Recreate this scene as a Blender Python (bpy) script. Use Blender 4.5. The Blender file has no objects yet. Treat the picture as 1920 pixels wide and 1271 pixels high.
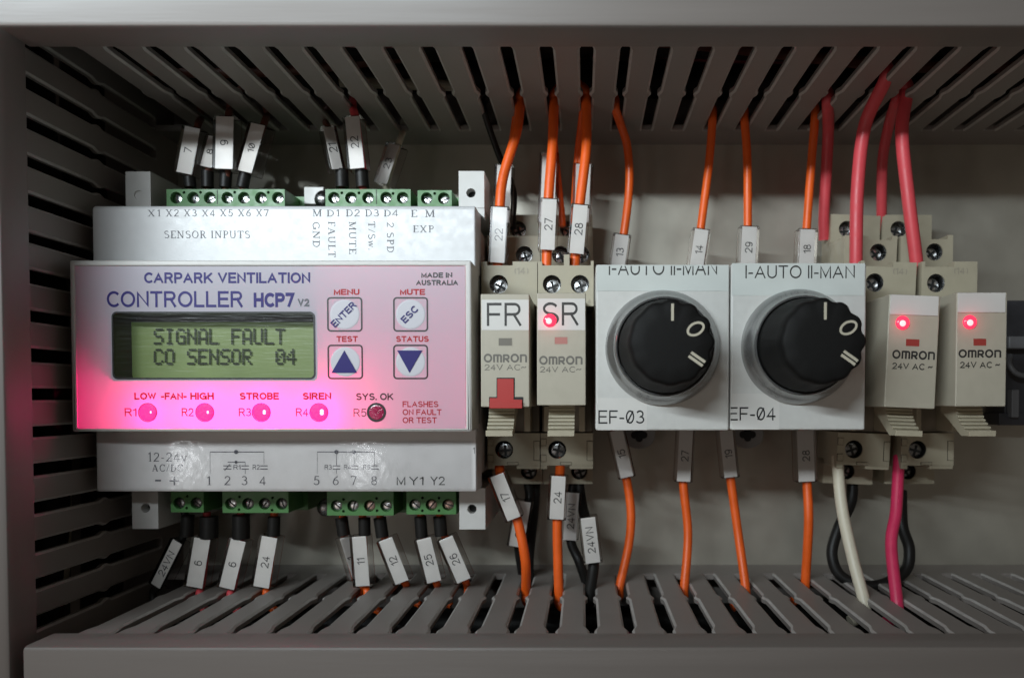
import bpy, bmesh, math, random
from mathutils import Vector, Matrix
from mathutils.geometry import tessellate_polygon

random.seed(7)
R = math.radians
S = 0.001                      # everything below is written in millimetres
SC = bpy.context.scene
COL = SC.collection

# ------------------------------------------------------------------ camera
F, CXP, CYP, DC, PITCH = 1368.0, 1095.0, 781.0, 250.0, R(1.5)
cam_d = bpy.data.cameras.new('camera')
cam = bpy.data.objects.new('camera', cam_d)
COL.objects.link(cam)
cam.location = (0, -DC * S, 0)
cam.rotation_euler = (math.pi / 2 - PITCH, 0, 0)
cam_d.sensor_width = 36.0
cam_d.sensor_fit = 'HORIZONTAL'
cam_d.lens = 36.0 * F / 1920.0
cam_d.shift_x = (960 - CXP) / 1920.0
cam_d.shift_y = (CYP - 635.5) / 1920.0
cam_d.clip_start = 0.005
cam_d.clip_end = 50
cam_d.dof.use_dof = True
cam_d.dof.focus_distance = 0.194
cam_d.dof.aperture_fstop = 14.0
SC.camera = cam

# ------------------------------------------------------------------ light and exposure
SC.view_settings.view_transform = 'Standard'
SC.view_settings.look = 'None'
SC.view_settings.gamma = 1.0
SC.view_settings.exposure = 0.0
SC.view_settings.use_curve_mapping = False
SC.cycles.use_denoising = True
SC.cycles.max_bounces = 10
SC.cycles.transparent_max_bounces = 24
SC.cycles.sample_clamp_indirect = 4.0

wd = bpy.data.worlds.new('World')
SC.world = wd
wd.use_nodes = True
wd.node_tree.nodes['Background'].inputs[0].default_value = (1.0, 0.87, 0.74, 1)
wd.node_tree.nodes['Background'].inputs[1].default_value = 0.085


def lamp(kind, name, loc, target, energy, color, **kw):
    L = bpy.data.lights.new(name, kind)
    L.energy = energy
    L.color = color
    for k, v in kw.items():
        setattr(L, k, v)
    o = bpy.data.objects.new(name, L)
    COL.objects.link(o)
    p = Vector((loc[0] * S, -loc[2] * S, loc[1] * S))
    o.location = p
    if target:
        t = Vector((target[0] * S, -target[2] * S, target[1] * S))
        o.rotation_euler = (t - p).to_track_quat('-Z', 'Y').to_euler()
    o['kind'] = 'helper'
    return o


# a long lamp tube above the viewer, an added warm fill for the dim room in front, two small far lamps low on the left
lamp('AREA', 'tube_lamp', (-215, 140, 355), (-60, 92, 40), 0.46, (0.84, 0.945, 1.0), shape='RECTANGLE', size=0.34, size_y=0.008, spread=R(82))
lamp('AREA', 'room_fill', (-330, -230, 430), (-60, 0, 20), 0.19, (1.0, 0.83, 0.72), size=0.35)
lamp('AREA', 'far_lamp', (-330, -52, 440), (-20, 20, 20), 0.022, (0.95, 0.97, 1.0), size=0.020)
lamp('AREA', 'far_lamp', (-180, -54, 445), (0, 0, 20), 0.022, (0.95, 0.97, 1.0), size=0.020)


# ------------------------------------------------------------------ pixel (of the 1920x1271 photo) to place on the plane at depth d
def W(px, py, d):
    a, b = (px - CXP) / F, (CYP - py) / F
    dz = -math.sin(PITCH) + b * math.cos(PITCH)
    dd = -math.cos(PITCH) - b * math.sin(PITCH)
    t = (d - DC) / dd
    return (t * a, t * dz)


def sc(d):
    return F / (DC - d)        # pixels per mm at depth d


def on_z(px, py, z):           # where the line of sight meets a level plane
    a, b = (px - CXP) / F, (CYP - py) / F
    dz = -math.sin(PITCH) + b * math.cos(PITCH)
    dd = -math.cos(PITCH) - b * math.sin(PITCH)
    t = z / dz
    return (t * a, z, DC + t * dd)


# ------------------------------------------------------------------ materials
MATS = {}


def mat(name, color, rough=0.5, metal=0.0, noise=0.0, nscale=400.0, bump=0.0, bscale=900.0, spec=0.5, emit=None, estr=0.0,
        stretch=None, coat=0.0, trans=0.0):
    if name in MATS:
        return MATS[name]
    m = bpy.data.materials.new(name)
    m.use_nodes = True
    nt = m.node_tree
    b = nt.nodes['Principled BSDF']
    b.inputs['Base Color'].default_value = (*color, 1)
    b.inputs['Roughness'].default_value = rough
    b.inputs['Metallic'].default_value = metal
    b.inputs['Specular IOR Level'].default_value = spec
    b.inputs['Coat Weight'].default_value = coat
    b.inputs['Coat Roughness'].default_value = 0.15
    if emit:
        b.inputs['Emission Color'].default_value = (*emit, 1)
        b.inputs['Emission Strength'].default_value = estr
    tc = nt.nodes.new('ShaderNodeTexCoord')
    geo = nt.nodes.new('ShaderNodeNewGeometry')
    vec = geo.outputs['Position']
    if stretch:
        mp = nt.nodes.new('ShaderNodeMapping')
        mp.inputs['Scale'].default_value = stretch
        nt.links.new(vec, mp.inputs['Vector'])
        vec = mp.outputs['Vector']
    if noise:
        n = nt.nodes.new('ShaderNodeTexNoise')
        n.inputs['Scale'].default_value = nscale
        n.inputs['Detail'].default_value = 4
        nt.links.new(vec, n.inputs['Vector'])
        mr = nt.nodes.new('ShaderNodeMapRange')
        mr.inputs[1].default_value = 0.3
        mr.inputs[2].default_value = 0.7
        mr.inputs[3].default_value = 1 - noise
        mr.inputs[4].default_value = 1 + noise
        nt.links.new(n.outputs['Fac'], mr.inputs[0])
        mx = nt.nodes.new('ShaderNodeVectorMath')
        mx.operation = 'SCALE'
        mx.inputs[0].default_value = color
        nt.links.new(mr.outputs[0], mx.inputs['Scale'])
        nt.links.new(mx.outputs[0], b.inputs['Base Color'])
        mr2 = nt.nodes.new('ShaderNodeMapRange')
        mr2.inputs[1].default_value = 0.3
        mr2.inputs[2].default_value = 0.7
        mr2.inputs[3].default_value = max(0.05, rough - 0.08)
        mr2.inputs[4].default_value = min(1, rough + 0.08)
        nt.links.new(n.outputs['Fac'], mr2.inputs[0])
        nt.links.new(mr2.outputs[0], b.inputs['Roughness'])
    if bump:
        n2 = nt.nodes.new('ShaderNodeTexNoise')
        n2.inputs['Scale'].default_value = bscale
        n2.inputs['Detail'].default_value = 3
        nt.links.new(vec, n2.inputs['Vector'])
        bp = nt.nodes.new('ShaderNodeBump')
        bp.inputs['Strength'].default_value = 1.0
        bp.inputs['Distance'].default_value = bump * S
        nt.links.new(n2.outputs['Fac'], bp.inputs['Height'])
        nt.links.new(bp.outputs['Normal'], b.inputs['Normal'])
    MATS[name] = m
    return m


def clear_mat(name, tint, gloss_rough, gloss=0.5, bump=0.0, bscale=300.0, stretch=None, ior=1.45):
    m = bpy.data.materials.new(name)
    m.use_nodes = True
    nt = m.node_tree
    nt.nodes.remove(nt.nodes['Principled BSDF'])
    out = nt.nodes['Material Output']
    tr = nt.nodes.new('ShaderNodeBsdfTransparent')
    tr.inputs[0].default_value = (*tint, 1)
    gl = nt.nodes.new('ShaderNodeBsdfGlossy')
    gl.inputs['Roughness'].default_value = gloss_rough
    gl.inputs['Color'].default_value = (gloss, gloss, gloss, 1)
    fr = nt.nodes.new('ShaderNodeFresnel')
    fr.inputs[0].default_value = ior
    mx = nt.nodes.new('ShaderNodeMixShader')
    nt.links.new(fr.outputs[0], mx.inputs[0])
    nt.links.new(tr.outputs[0], mx.inputs[1])
    nt.links.new(gl.outputs[0], mx.inputs[2])
    nt.links.new(mx.outputs[0], out.inputs['Surface'])
    if bump:
        geo = nt.nodes.new('ShaderNodeNewGeometry')
        vec = geo.outputs['Position']
        if stretch:
            mp = nt.nodes.new('ShaderNodeMapping')
            mp.inputs['Scale'].default_value = stretch
            nt.links.new(vec, mp.inputs['Vector'])
            vec = mp.outputs['Vector']
        n2 = nt.nodes.new('ShaderNodeTexNoise')
        n2.inputs['Scale'].default_value = bscale
        n2.inputs['Detail'].default_value = 3
        nt.links.new(vec, n2.inputs['Vector'])
        bp = nt.nodes.new('ShaderNodeBump')
        bp.inputs['Distance'].default_value = bump * S
        nt.links.new(n2.outputs['Fac'], bp.inputs['Height'])
        nt.links.new(bp.outputs['Normal'], gl.inputs['Normal'])
    MATS[name] = m
    return m


def film_mat(name, color, tcolor, fac):
    m = bpy.data.materials.new(name)
    m.use_nodes = True
    nt = m.node_tree
    nt.nodes.remove(nt.nodes['Principled BSDF'])
    out = nt.nodes['Material Output']
    di = nt.nodes.new('ShaderNodeBsdfDiffuse')
    di.inputs[0].default_value = (*color, 1)
    tl = nt.nodes.new('ShaderNodeBsdfTranslucent')
    tl.inputs[0].default_value = (*tcolor, 1)
    mx = nt.nodes.new('ShaderNodeMixShader')
    mx.inputs[0].default_value = fac
    nt.links.new(di.outputs[0], mx.inputs[1])
    nt.links.new(tl.outputs[0], mx.inputs[2])
    gl = nt.nodes.new('ShaderNodeBsdfGlossy')
    gl.inputs['Roughness'].default_value = 0.32
    fr = nt.nodes.new('ShaderNodeFresnel')
    fr.inputs[0].default_value = 1.4
    m2 = nt.nodes.new('ShaderNodeMixShader')
    nt.links.new(fr.outputs[0], m2.inputs[0])
    nt.links.new(mx.outputs[0], m2.inputs[1])
    nt.links.new(gl.outputs[0], m2.inputs[2])
    nt.links.new(m2.outputs[0], out.inputs['Surface'])
    MATS[name] = m
    return m


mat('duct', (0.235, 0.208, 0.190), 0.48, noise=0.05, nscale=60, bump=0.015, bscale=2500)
mat('lit_duct_edge', (0.40, 0.375, 0.35), 0.55, noise=0.12, nscale=300)  # pale scuffed slot rims, with the light they catch painted in
mat('lid', (0.178, 0.155, 0.140), 0.42, noise=0.06, nscale=35, bump=0.03, bscale=260, stretch=(0.25, 4, 5))
mat('lid_upright', (0.165, 0.145, 0.132), 0.45, noise=0.06, nscale=35, bump=0.03, bscale=260, stretch=(5, 4, 0.25))
mat('plate', (0.50, 0.47, 0.40), 0.42, metal=0.60, noise=0.08, nscale=60, bump=0.015, bscale=140)
mat('rail', (0.50, 0.46, 0.32), 0.35, metal=0.85, noise=0.1, nscale=200)
mat('housing', (0.60, 0.585, 0.56), 0.42, noise=0.03, nscale=300, bump=0.012, bscale=1800)
mat('cover_upper', (0.66, 0.66, 0.665), 0.36, noise=0.02, nscale=500, bump=0.012, bscale=1500)
mat('cover_lower', (0.62, 0.595, 0.585), 0.40, noise=0.03, nscale=240, bump=0.01, bscale=1500)
mat('board', (0.30, 0.32, 0.30), 0.6)
film_mat('film', (0.68, 0.64, 0.72), (0.75, 0.70, 0.75), 0.42)
mat('ink_blue', (0.018, 0.010, 0.140), 0.5, spec=0.3)
mat('ink_red', (0.40, 0.014, 0.018), 0.5, spec=0.25)
mat('ink_black', (0.010, 0.010, 0.011), 0.45)
mat('ink_soft', (0.06, 0.06, 0.075), 0.45)
mat('ink_grey', (0.145, 0.135, 0.115), 0.5)
mat('ink_dark', (0.030, 0.028, 0.026), 0.5)
mat('ink_cream', (0.50, 0.46, 0.36), 0.5)
mat('recess', (0.065, 0.038, 0.036), 0.5, noise=0.2, nscale=900)
mat('lcd', (0.25, 0.32, 0.12), 0.45, emit=(0.34, 0.60, 0.16), estr=0.065, noise=0.08, nscale=120)
mat('lcd_dot', (0.035, 0.045, 0.025), 0.5, spec=0.2)
mat('button', (0.56, 0.55, 0.59), 0.55)
mat('green', (0.070, 0.205, 0.060), 0.42, noise=0.05, nscale=400, bump=0.01, bscale=2000)
mat('steel', (0.74, 0.75, 0.76), 0.24, metal=1.0, noise=0.10, nscale=900, bump=0.03, bscale=1400)
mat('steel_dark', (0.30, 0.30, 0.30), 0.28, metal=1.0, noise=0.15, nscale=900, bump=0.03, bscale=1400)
mat('copper_screw', (0.66, 0.48, 0.42), 0.30, metal=1.0, noise=0.15, nscale=900, bump=0.03, bscale=1400)
mat('hole', (0.012, 0.012, 0.012), 0.6)
mat('beige', (0.42, 0.375, 0.275), 0.50, noise=0.04, nscale=300, bump=0.02, bscale=1600)
mat('beige_relay', (0.455, 0.42, 0.335), 0.46, noise=0.03, nscale=300, bump=0.012, bscale=1800)
mat('beige_side', (0.34, 0.30, 0.24), 0.5, noise=0.04, nscale=300)
mat('white_tape', (0.66, 0.645, 0.61), 0.45, noise=0.02, nscale=200)
mat('gloss_tape', (0.62, 0.65, 0.62), 0.16, noise=0.03, nscale=150, bump=0.10, bscale=140)
mat('red_plastic', (0.45, 0.035, 0.030), 0.42)
mat('window_grey', (0.17, 0.155, 0.125), 0.35)
mat('window_pink', (0.46, 0.20, 0.17), 0.35)
mat('window_red', (0.33, 0.05, 0.04), 0.35)
mat('switch_white', (0.60, 0.595, 0.565), 0.46, noise=0.03, nscale=500, bump=0.02, bscale=2200)
mat('switch_side', (0.33, 0.33, 0.32), 0.5)
mat('silver', (0.37, 0.37, 0.365), 0.23, metal=0.8)
mat('knob', (0.009, 0.0088, 0.0085), 0.6, bump=0.006, bscale=2600, spec=0.16)
mat('orange', (0.86, 0.122, 0.012), 0.40, noise=0.09, nscale=160, bump=0.03, bscale=500)
mat('red_wire', (0.70, 0.072, 0.088), 0.45, noise=0.05, nscale=300)
mat('pink_wire', (0.64, 0.030, 0.105), 0.45, noise=0.05, nscale=300)
mat('white_wire', (0.66, 0.60, 0.47), 0.45, noise=0.04, nscale=300)
mat('black_wire', (0.012, 0.011, 0.010), 0.45, spec=0.28)
mat('dark_red_wire', (0.16, 0.012, 0.022), 0.5)
mat('brown_wire', (0.12, 0.03, 0.016), 0.45)
mat('yellow_wire', (0.42, 0.36, 0.06), 0.45)
mat('green_wire', (0.05, 0.20, 0.04), 0.45)
mat('card', (0.80, 0.785, 0.74), 0.5, noise=0.03, nscale=300)
mat('dark_block', (0.035, 0.035, 0.04), 0.45, noise=0.15, nscale=200)
mat('pale_block', (0.13, 0.13, 0.135), 0.45)
clear_mat('sleeve', (0.95, 0.93, 0.93), 0.16, 0.6, bump=0.02, bscale=300, ior=1.4)
clear_mat('pane', (0.90, 0.90, 0.88), 0.30, 0.5, bump=0.10, bscale=300, stretch=(0.4, 1, 5))
clear_mat('cover_tape', (0.985, 0.985, 0.985), 0.10, 0.8, bump=0.045, bscale=420)
mat('led_lit', (0.5, 0.02, 0.08), 0.45, spec=0.2, emit=(1.0, 0.04, 0.40), estr=0.85, noise=0.35, nscale=1300, bump=0.25, bscale=1500)
mat('led_core', (0.9, 0.3, 0.5), 0.15, emit=(1.0, 0.42, 0.80), estr=2.2, coat=0.8)
mat('led_ring', (0.25, 0.004, 0.06), 0.4)
mat('led_dim', (0.16, 0.01, 0.04), 0.15, emit=(0.75, 0.0, 0.12), estr=0.22, coat=0.8, noise=0.6, nscale=700, bump=0.2, bscale=1500)
mat('led_relay', (0.6, 0.03, 0.05), 0.2, emit=(1.0, 0.035, 0.10), estr=1.3, coat=0.8)
mat('led_relay_core', (0.9, 0.3, 0.3), 0.2, emit=(1.0, 0.32, 0.32), estr=2.2)


# ------------------------------------------------------------------ mesh helpers; points are (x, z, d), d towards the viewer
WORLD = {}                     # object name -> its origin, (x, z, d) in mm


def V(p):
    return Vector((p[0] * S, -p[2] * S, p[1] * S))


class M:
    def __init__(self):
        self.v, self.f = [], []

    def face(self, pts):
        i = len(self.v)
        self.v += pts
        self.f.append(list(range(i, i + len(pts))))

    def box(self, x0, x1, z0, z1, d0, d1):
        i = len(self.v)
        self.v += [(x0, z0, d0), (x1, z0, d0), (x1, z1, d0), (x0, z1, d0), (x0, z0, d1), (x1, z0, d1), (x1, z1, d1), (x0, z1, d1)]
        self.f += [[i + k for k in q] for q in ((0, 1, 2, 3), (4, 5, 6, 7), (0, 1, 5, 4), (1, 2, 6, 5), (2, 3, 7, 6), (3, 0, 4, 7))]
        return self

    def prism(self, outline, d0, d1, holes=(), back=True):
        loops = [outline] + list(holes)
        i = len(self.v)
        for d in (d0, d1):
            for lp in loops:
                self.v += [(p[0], p[1], d) for p in lp]
        n = sum(len(lp) for lp in loops)
        if holes:
            tris = tessellate_polygon([[Vector((p[0], p[1], 0)) for p in lp] for lp in loops])
            for t in tris:
                self.f.append([i + n + k for k in t])
                if back:
                    self.f.append([i + k for k in t])
        else:
            self.f.append([i + n + k for k in range(n)])
            if back:
                self.f.append([i + k for k in range(n)])
        o = 0
        for lp in loops:
            m = len(lp)
            for k in range(m):
                a, b = o + k, o + (k + 1) % m
                self.f.append([i + a, i + b, i + n + b, i + n + a])
            o += m
        return self

    def extrude_x(self, prof, x0, x1):
        i = len(self.v)
        n = len(prof)
        self.v += [(x0, p[0], p[1]) for p in prof] + [(x1, p[0], p[1]) for p in prof]
        self.f.append([i + k for k in range(n)])
        self.f.append([i + n + k for k in range(n)])
        for k in range(n):
            b = (k + 1) % n
            self.f.append([i + k, i + b, i + n + b, i + n + k])
        return self

    def lathe(self, cx, cz, prof, n=40, cap0=False, cap1=True, rfun=None):
        i = len(self.v)
        for (r, d) in prof:
            for k in range(n):
                a = 2 * math.pi * k / n
                rr = r if rfun is None else rfun(r, d, a)
                self.v.append((cx + rr * math.cos(a), cz + rr * math.sin(a), d))
        for j in range(len(prof) - 1):
            for k in range(n):
                b = (k + 1) % n
                self.f.append([i + j * n + k, i + j * n + b, i + (j + 1) * n + b, i + (j + 1) * n + k])
        if cap0:
            self.f.append([i + k for k in range(n)])
        if cap1:
            self.f.append([i + (len(prof) - 1) * n + k for k in range(n)])
        return self

    def tube(self, pts, r, n=14, caps=True):
        P = [Vector(p) for p in pts]
        t = (P[1] - P[0]).normalized()
        u = t.orthogonal().normalized()
        i = len(self.v)
        for k, p in enumerate(P):
            if k:
                t2 = ((P[k + 1] - P[k - 1]) if k < len(P) - 1 else (P[k] - P[k - 1])).normalized()
                u = (u - t2 * u.dot(t2)).normalized()
                t = t2
            w = t.cross(u)
            rr = r[k] if isinstance(r, (list, tuple)) else r
            for j in range(n):
                a = 2 * math.pi * j / n
                q = p + (u * math.cos(a) + w * math.sin(a)) * rr
                self.v.append(tuple(q))
        for k in range(len(P) - 1):
            for j in range(n):
                b = (j + 1) % n
                self.f.append([i + k * n + j, i + k * n + b, i + (k + 1) * n + b, i + (k + 1) * n + j])
        if caps:
            self.f.append([i + j for j in range(n)])
            self.f.append([i + (len(P) - 1) * n + j for j in range(n)])
        return self

    def obox(self, c, ax, ay, az, hx, hy, hz):      # box in its own frame
        i = len(self.v)
        c, ax, ay, az = Vector(c), Vector(ax), Vector(ay), Vector(az)
        for sx, sy, sz in ((-1, -1, -1), (1, -1, -1), (1, 1, -1), (-1, 1, -1), (-1, -1, 1), (1, -1, 1), (1, 1, 1), (-1, 1, 1)):
            self.v.append(tuple(c + ax * hx * sx + ay * hy * sy + az * hz * sz))
        self.f += [[i + k for k in q] for q in ((0, 1, 2, 3), (4, 5, 6, 7), (0, 1, 5, 4), (1, 2, 6, 5), (2, 3, 7, 6), (3, 0, 4, 7))]
        return self

    def build(self, name, material, parent=None, bevel=0.0, seg=2, smooth=30, origin=None):
        me = bpy.data.meshes.new(name)
        lo = [min(p[k] for p in self.v) for k in range(3)]
        hi = [max(p[k] for p in self.v) for k in range(3)]
        c = origin or [(lo[k] + hi[k]) / 2 for k in range(3)]
        bm = bmesh.new()
        vs = [bm.verts.new(V((p[0] - c[0], p[1] - c[1], p[2] - c[2]))) for p in self.v]
        for f in self.f:
            try:
                bm.faces.new([vs[k] for k in f])
            except ValueError:
                pass
        bmesh.ops.recalc_face_normals(bm, faces=bm.faces)
        bm.to_mesh(me)
        bm.free()
        me.materials.append(MATS[material])
        if smooth:
            me.shade_smooth()
            me.set_sharp_from_angle(angle=R(smooth))
        return place(name, me, c, parent, bevel, seg)


def place(name, me, c, parent=None, bevel=0.0, seg=2):
    o = bpy.data.objects.new(name, me)
    COL.objects.link(o)
    WORLD[o.name] = tuple(c)
    pc = WORLD[parent.name] if parent else (0, 0, 0)
    o.parent = parent
    o.location = V((c[0] - pc[0], c[1] - pc[1], c[2] - pc[2]))
    if bevel:
        b = o.modifiers.new('edges', 'BEVEL')
        b.width = bevel * S
        b.segments = seg
        b.limit_method = 'ANGLE'
        b.angle_limit = R(40)
        b.harden_normals = True
    return o


def tag(o, label, cat, group=None, kind=None):
    if label:
        o['label'] = label
    if cat:
        o['category'] = cat
    if group:
        o['group'] = group
    if kind:
        o['kind'] = kind
    return o


def root(name, loc, label, cat, group=None):
    o = bpy.data.objects.new(name, None)
    COL.objects.link(o)
    o.empty_display_size = 0.005
    o.location = V(loc)
    WORLD[o.name] = tuple(loc)
    return tag(o, label, cat, group)


def rect(x0, x1, z0, z1):
    return [(x0, z0), (x1, z0), (x1, z1), (x0, z1)]


def rrect(x0, x1, z0, z1, r, n=5):
    out = []
    for cx, cz, a0 in ((x1 - r, z1 - r, 0), (x0 + r, z1 - r, 90), (x0 + r, z0 + r, 180), (x1 - r, z0 + r, 270)):
        for k in range(n + 1):
            a = R(a0 + 90 * k / n)
            out.append((cx + r * math.cos(a), cz + r * math.sin(a)))
    return out


def circ(cx, cz, r, n=24):
    return [(cx + r * math.cos(2 * math.pi * k / n), cz + r * math.sin(2 * math.pi * k / n)) for k in range(n)]


def prect(px0, py0, px1, py1, d):      # pixel rectangle -> x0, x1, z0, z1 at depth d
    x0, z1 = W(px0, py0, d)
    x1, z0 = W(px1, py1, d)
    return x0, x1, z0, z1


def pbox(px0, py0, px1, py1, d0, d1):
    x0, x1, z0, z1 = prect(px0, py0, px1, py1, d1)
    return M().box(x0, x1, z0, z1, d0, d1)


def spline(P, n=7):
    P = [Vector(p) for p in P]
    Q = [P[0] * 2 - P[1]] + P + [P[-1] * 2 - P[-2]]
    out = []
    for i in range(1, len(Q) - 2):
        a, b, c, e = Q[i - 1], Q[i], Q[i + 1], Q[i + 2]
        for k in range(n):
            t = k / n
            out.append(0.5 * ((2 * b) + (c - a) * t + (2 * a - 5 * b + 4 * c - e) * t * t + (3 * b - a - 3 * c + e) * t ** 3))
    out.append(P[-1])
    return [tuple(p) for p in out]


# ------------------------------------------------------------------ print: the plain sans, a stroked roman, a stroked logo, a dot matrix
def arc(cx, cy, rx, ry, a0, a1, n=9):
    return [(cx + rx * math.cos(R(a0 + (a1 - a0) * k / n)), cy + ry * math.sin(R(a0 + (a1 - a0) * k / n))) for k in range(n + 1)]


TH, TN, SF = 0.115, 0.055, 0.045      # thick, thin, serif strokes of the roman


def sfoot(x, y, w=0.26):
    return ([(x - w / 2, y), (x + w / 2, y)], SF)


ROMAN = {
    'X': [([(0.1, 0.98), (0.6, 0.02)], TH), ([(0.6, 0.98), (0.1, 0.02)], TN), sfoot(0.1, 0.98), sfoot(0.6, 0.98), sfoot(0.1, 0.02), sfoot(0.6, 0.02)],
    'E': [([(0.14, 0), (0.14, 1)], TH), ([(0.02, 0.98), (0.52, 0.98), (0.52, 0.82)], TN), ([(0.14, 0.52), (0.42, 0.52)], TN), ([(0.02, 0.02), (0.54, 0.02), (0.54, 0.2)], TN)],
    'S': [(arc(0.28, 0.76, 0.21, 0.22, 35, 270) + arc(0.28, 0.27, 0.23, 0.26, 90, -150), 0.085)],
    'N': [([(0.1, 0), (0.1, 0.98)], TN), ([(0.1, 0.98), (0.62, 0.02)], TH), ([(0.62, 0.02), (0.62, 1)], TN), sfoot(0.08, 0.98), sfoot(0.1, 0.02), sfoot(0.62, 0.98)],
    'O': [(arc(0.36, 0.5, 0.31, 0.48, 0, 360, 22), 0.085)],
    'R': [([(0.14, 0), (0.14, 1)], TH), ([(0.02, 0.98), (0.3, 0.98)] + arc(0.3, 0.755, 0.2, 0.225, 80, -90) + [(0.14, 0.53)], 0.075), ([(0.3, 0.53), (0.6, 0.02)], TH), sfoot(0.14, 0.02), sfoot(0.62, 0.02, 0.14)],
    'I': [([(0.12, 0), (0.12, 1)], TH), sfoot(0.12, 0.02), sfoot(0.12, 0.98)],
    'P': [([(0.14, 0), (0.14, 1)], TH), ([(0.02, 0.98), (0.3, 0.98)] + arc(0.3, 0.735, 0.21, 0.245, 80, -90) + [(0.14, 0.49)], 0.075), sfoot(0.14, 0.02)],
    'U': [([(0.12, 0.98), (0.12, 0.32)] + arc(0.36, 0.32, 0.24, 0.3, 180, 360) + [(0.6, 0.98)], 0.085), sfoot(0.12, 0.98), sfoot(0.6, 0.98)],
    'T': [([(0.32, 0), (0.32, 0.97)], TH), ([(0.03, 0.8), (0.03, 0.98), (0.61, 0.98), (0.61, 0.8)], TN), sfoot(0.32, 0.02)],
    'M': [([(0.1, 0), (0.1, 0.98)], TN), ([(0.1, 0.98), (0.4, 0.03)], TH), ([(0.4, 0.03), (0.7, 0.98)], TN), ([(0.72, 0), (0.72, 1)], TH), sfoot(0.08, 0.98, 0.2), sfoot(0.1, 0.02), sfoot(0.72, 0.02), sfoot(0.74, 0.98, 0.2)],
    'G': [(arc(0.38, 0.5, 0.32, 0.48, 40, 330, 18), 0.085), ([(0.65, 0.06), (0.65, 0.42)], TH), sfoot(0.63, 0.43)],
    'D': [([(0.14, 0), (0.14, 1)], TH), ([(0.02, 0.98), (0.26, 0.98)] + arc(0.26, 0.5, 0.36, 0.48, 85, -85, 14) + [(0.02, 0.02)], 0.075)],
    'F': [([(0.14, 0), (0.14, 1)], TH), ([(0.02, 0.98), (0.5, 0.98), (0.5, 0.82)], TN), ([(0.14, 0.52), (0.4, 0.52)], TN), sfoot(0.14, 0.02)],
    'A': [([(0.08, 0.02), (0.34, 0.98)], TN), ([(0.34, 0.98), (0.62, 0.02)], TH), ([(0.18, 0.36), (0.5, 0.36)], TN), sfoot(0.08, 0.02, 0.22), sfoot(0.62, 0.02, 0.24)],
    'L': [([(0.14, 0), (0.14, 1)], TH), ([(0.02, 0.02), (0.52, 0.02), (0.52, 0.22)], TN), sfoot(0.14, 0.98)],
    'C': [(arc(0.38, 0.5, 0.32, 0.48, 42, 322, 18), 0.085), ([(0.63, 0.7), (0.63, 0.97)], TN)],
    'v': [([(0.08, 0.64), (0.27, 0.0)], 0.09), ([(0.27, 0.0), (0.46, 0.64)], TN), sfoot(0.08, 0.63, 0.2), sfoot(0.46, 0.63, 0.18)],
    'w': [([(0.06, 0.64), (0.2, 0.0)], 0.08), ([(0.2, 0.0), (0.36, 0.64)], TN), ([(0.36, 0.64), (0.5, 0.0)], 0.08), ([(0.5, 0.0), (0.66, 0.64)], TN)],
    '1': [([(0.25, 0), (0.25, 1), (0.1, 0.86)], 0.09), sfoot(0.25, 0.02)],
    '2': [([(0.08, 0.76)] + arc(0.28, 0.73, 0.2, 0.25, 160, -30) + [(0.06, 0.04), (0.52, 0.04)], 0.085)],
    '3': [(arc(0.26, 0.74, 0.18, 0.24, 150, -80) + arc(0.26, 0.27, 0.22, 0.25, 85, -155), 0.085)],
    '4': [([(0.4, 0), (0.4, 1), (0.04, 0.28), (0.54, 0.28)], 0.085)],
    '5': [([(0.48, 0.96), (0.16, 0.96), (0.12, 0.56)] + arc(0.25, 0.32, 0.22, 0.3, 100, -155), 0.085)],
    '6': [([(0.46, 0.98), (0.18, 0.7)] + arc(0.28, 0.3, 0.21, 0.28, 175, 535, 20), 0.085)],
    '7': [([(0.05, 0.86), (0.05, 0.95), (0.5, 0.95), (0.2, 0)], 0.085)],
    '8': [(arc(0.28, 0.74, 0.17, 0.23, 0, 360, 18), 0.08), (arc(0.28, 0.26, 0.21, 0.25, 0, 360, 18), 0.08)],
    '/': [([(0.02, -0.02), (0.34, 1.0)], TN)],
    '.': [([(0.08, 0.0), (0.08, 0.1)], 0.1)],
    '-': [([(0.03, 0.36), (0.3, 0.36)], 0.07)],
    '+': [([(0.04, 0.4), (0.56, 0.4)], 0.075), ([(0.3, 0.12), (0.3, 0.68)], 0.075)],
}
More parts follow.
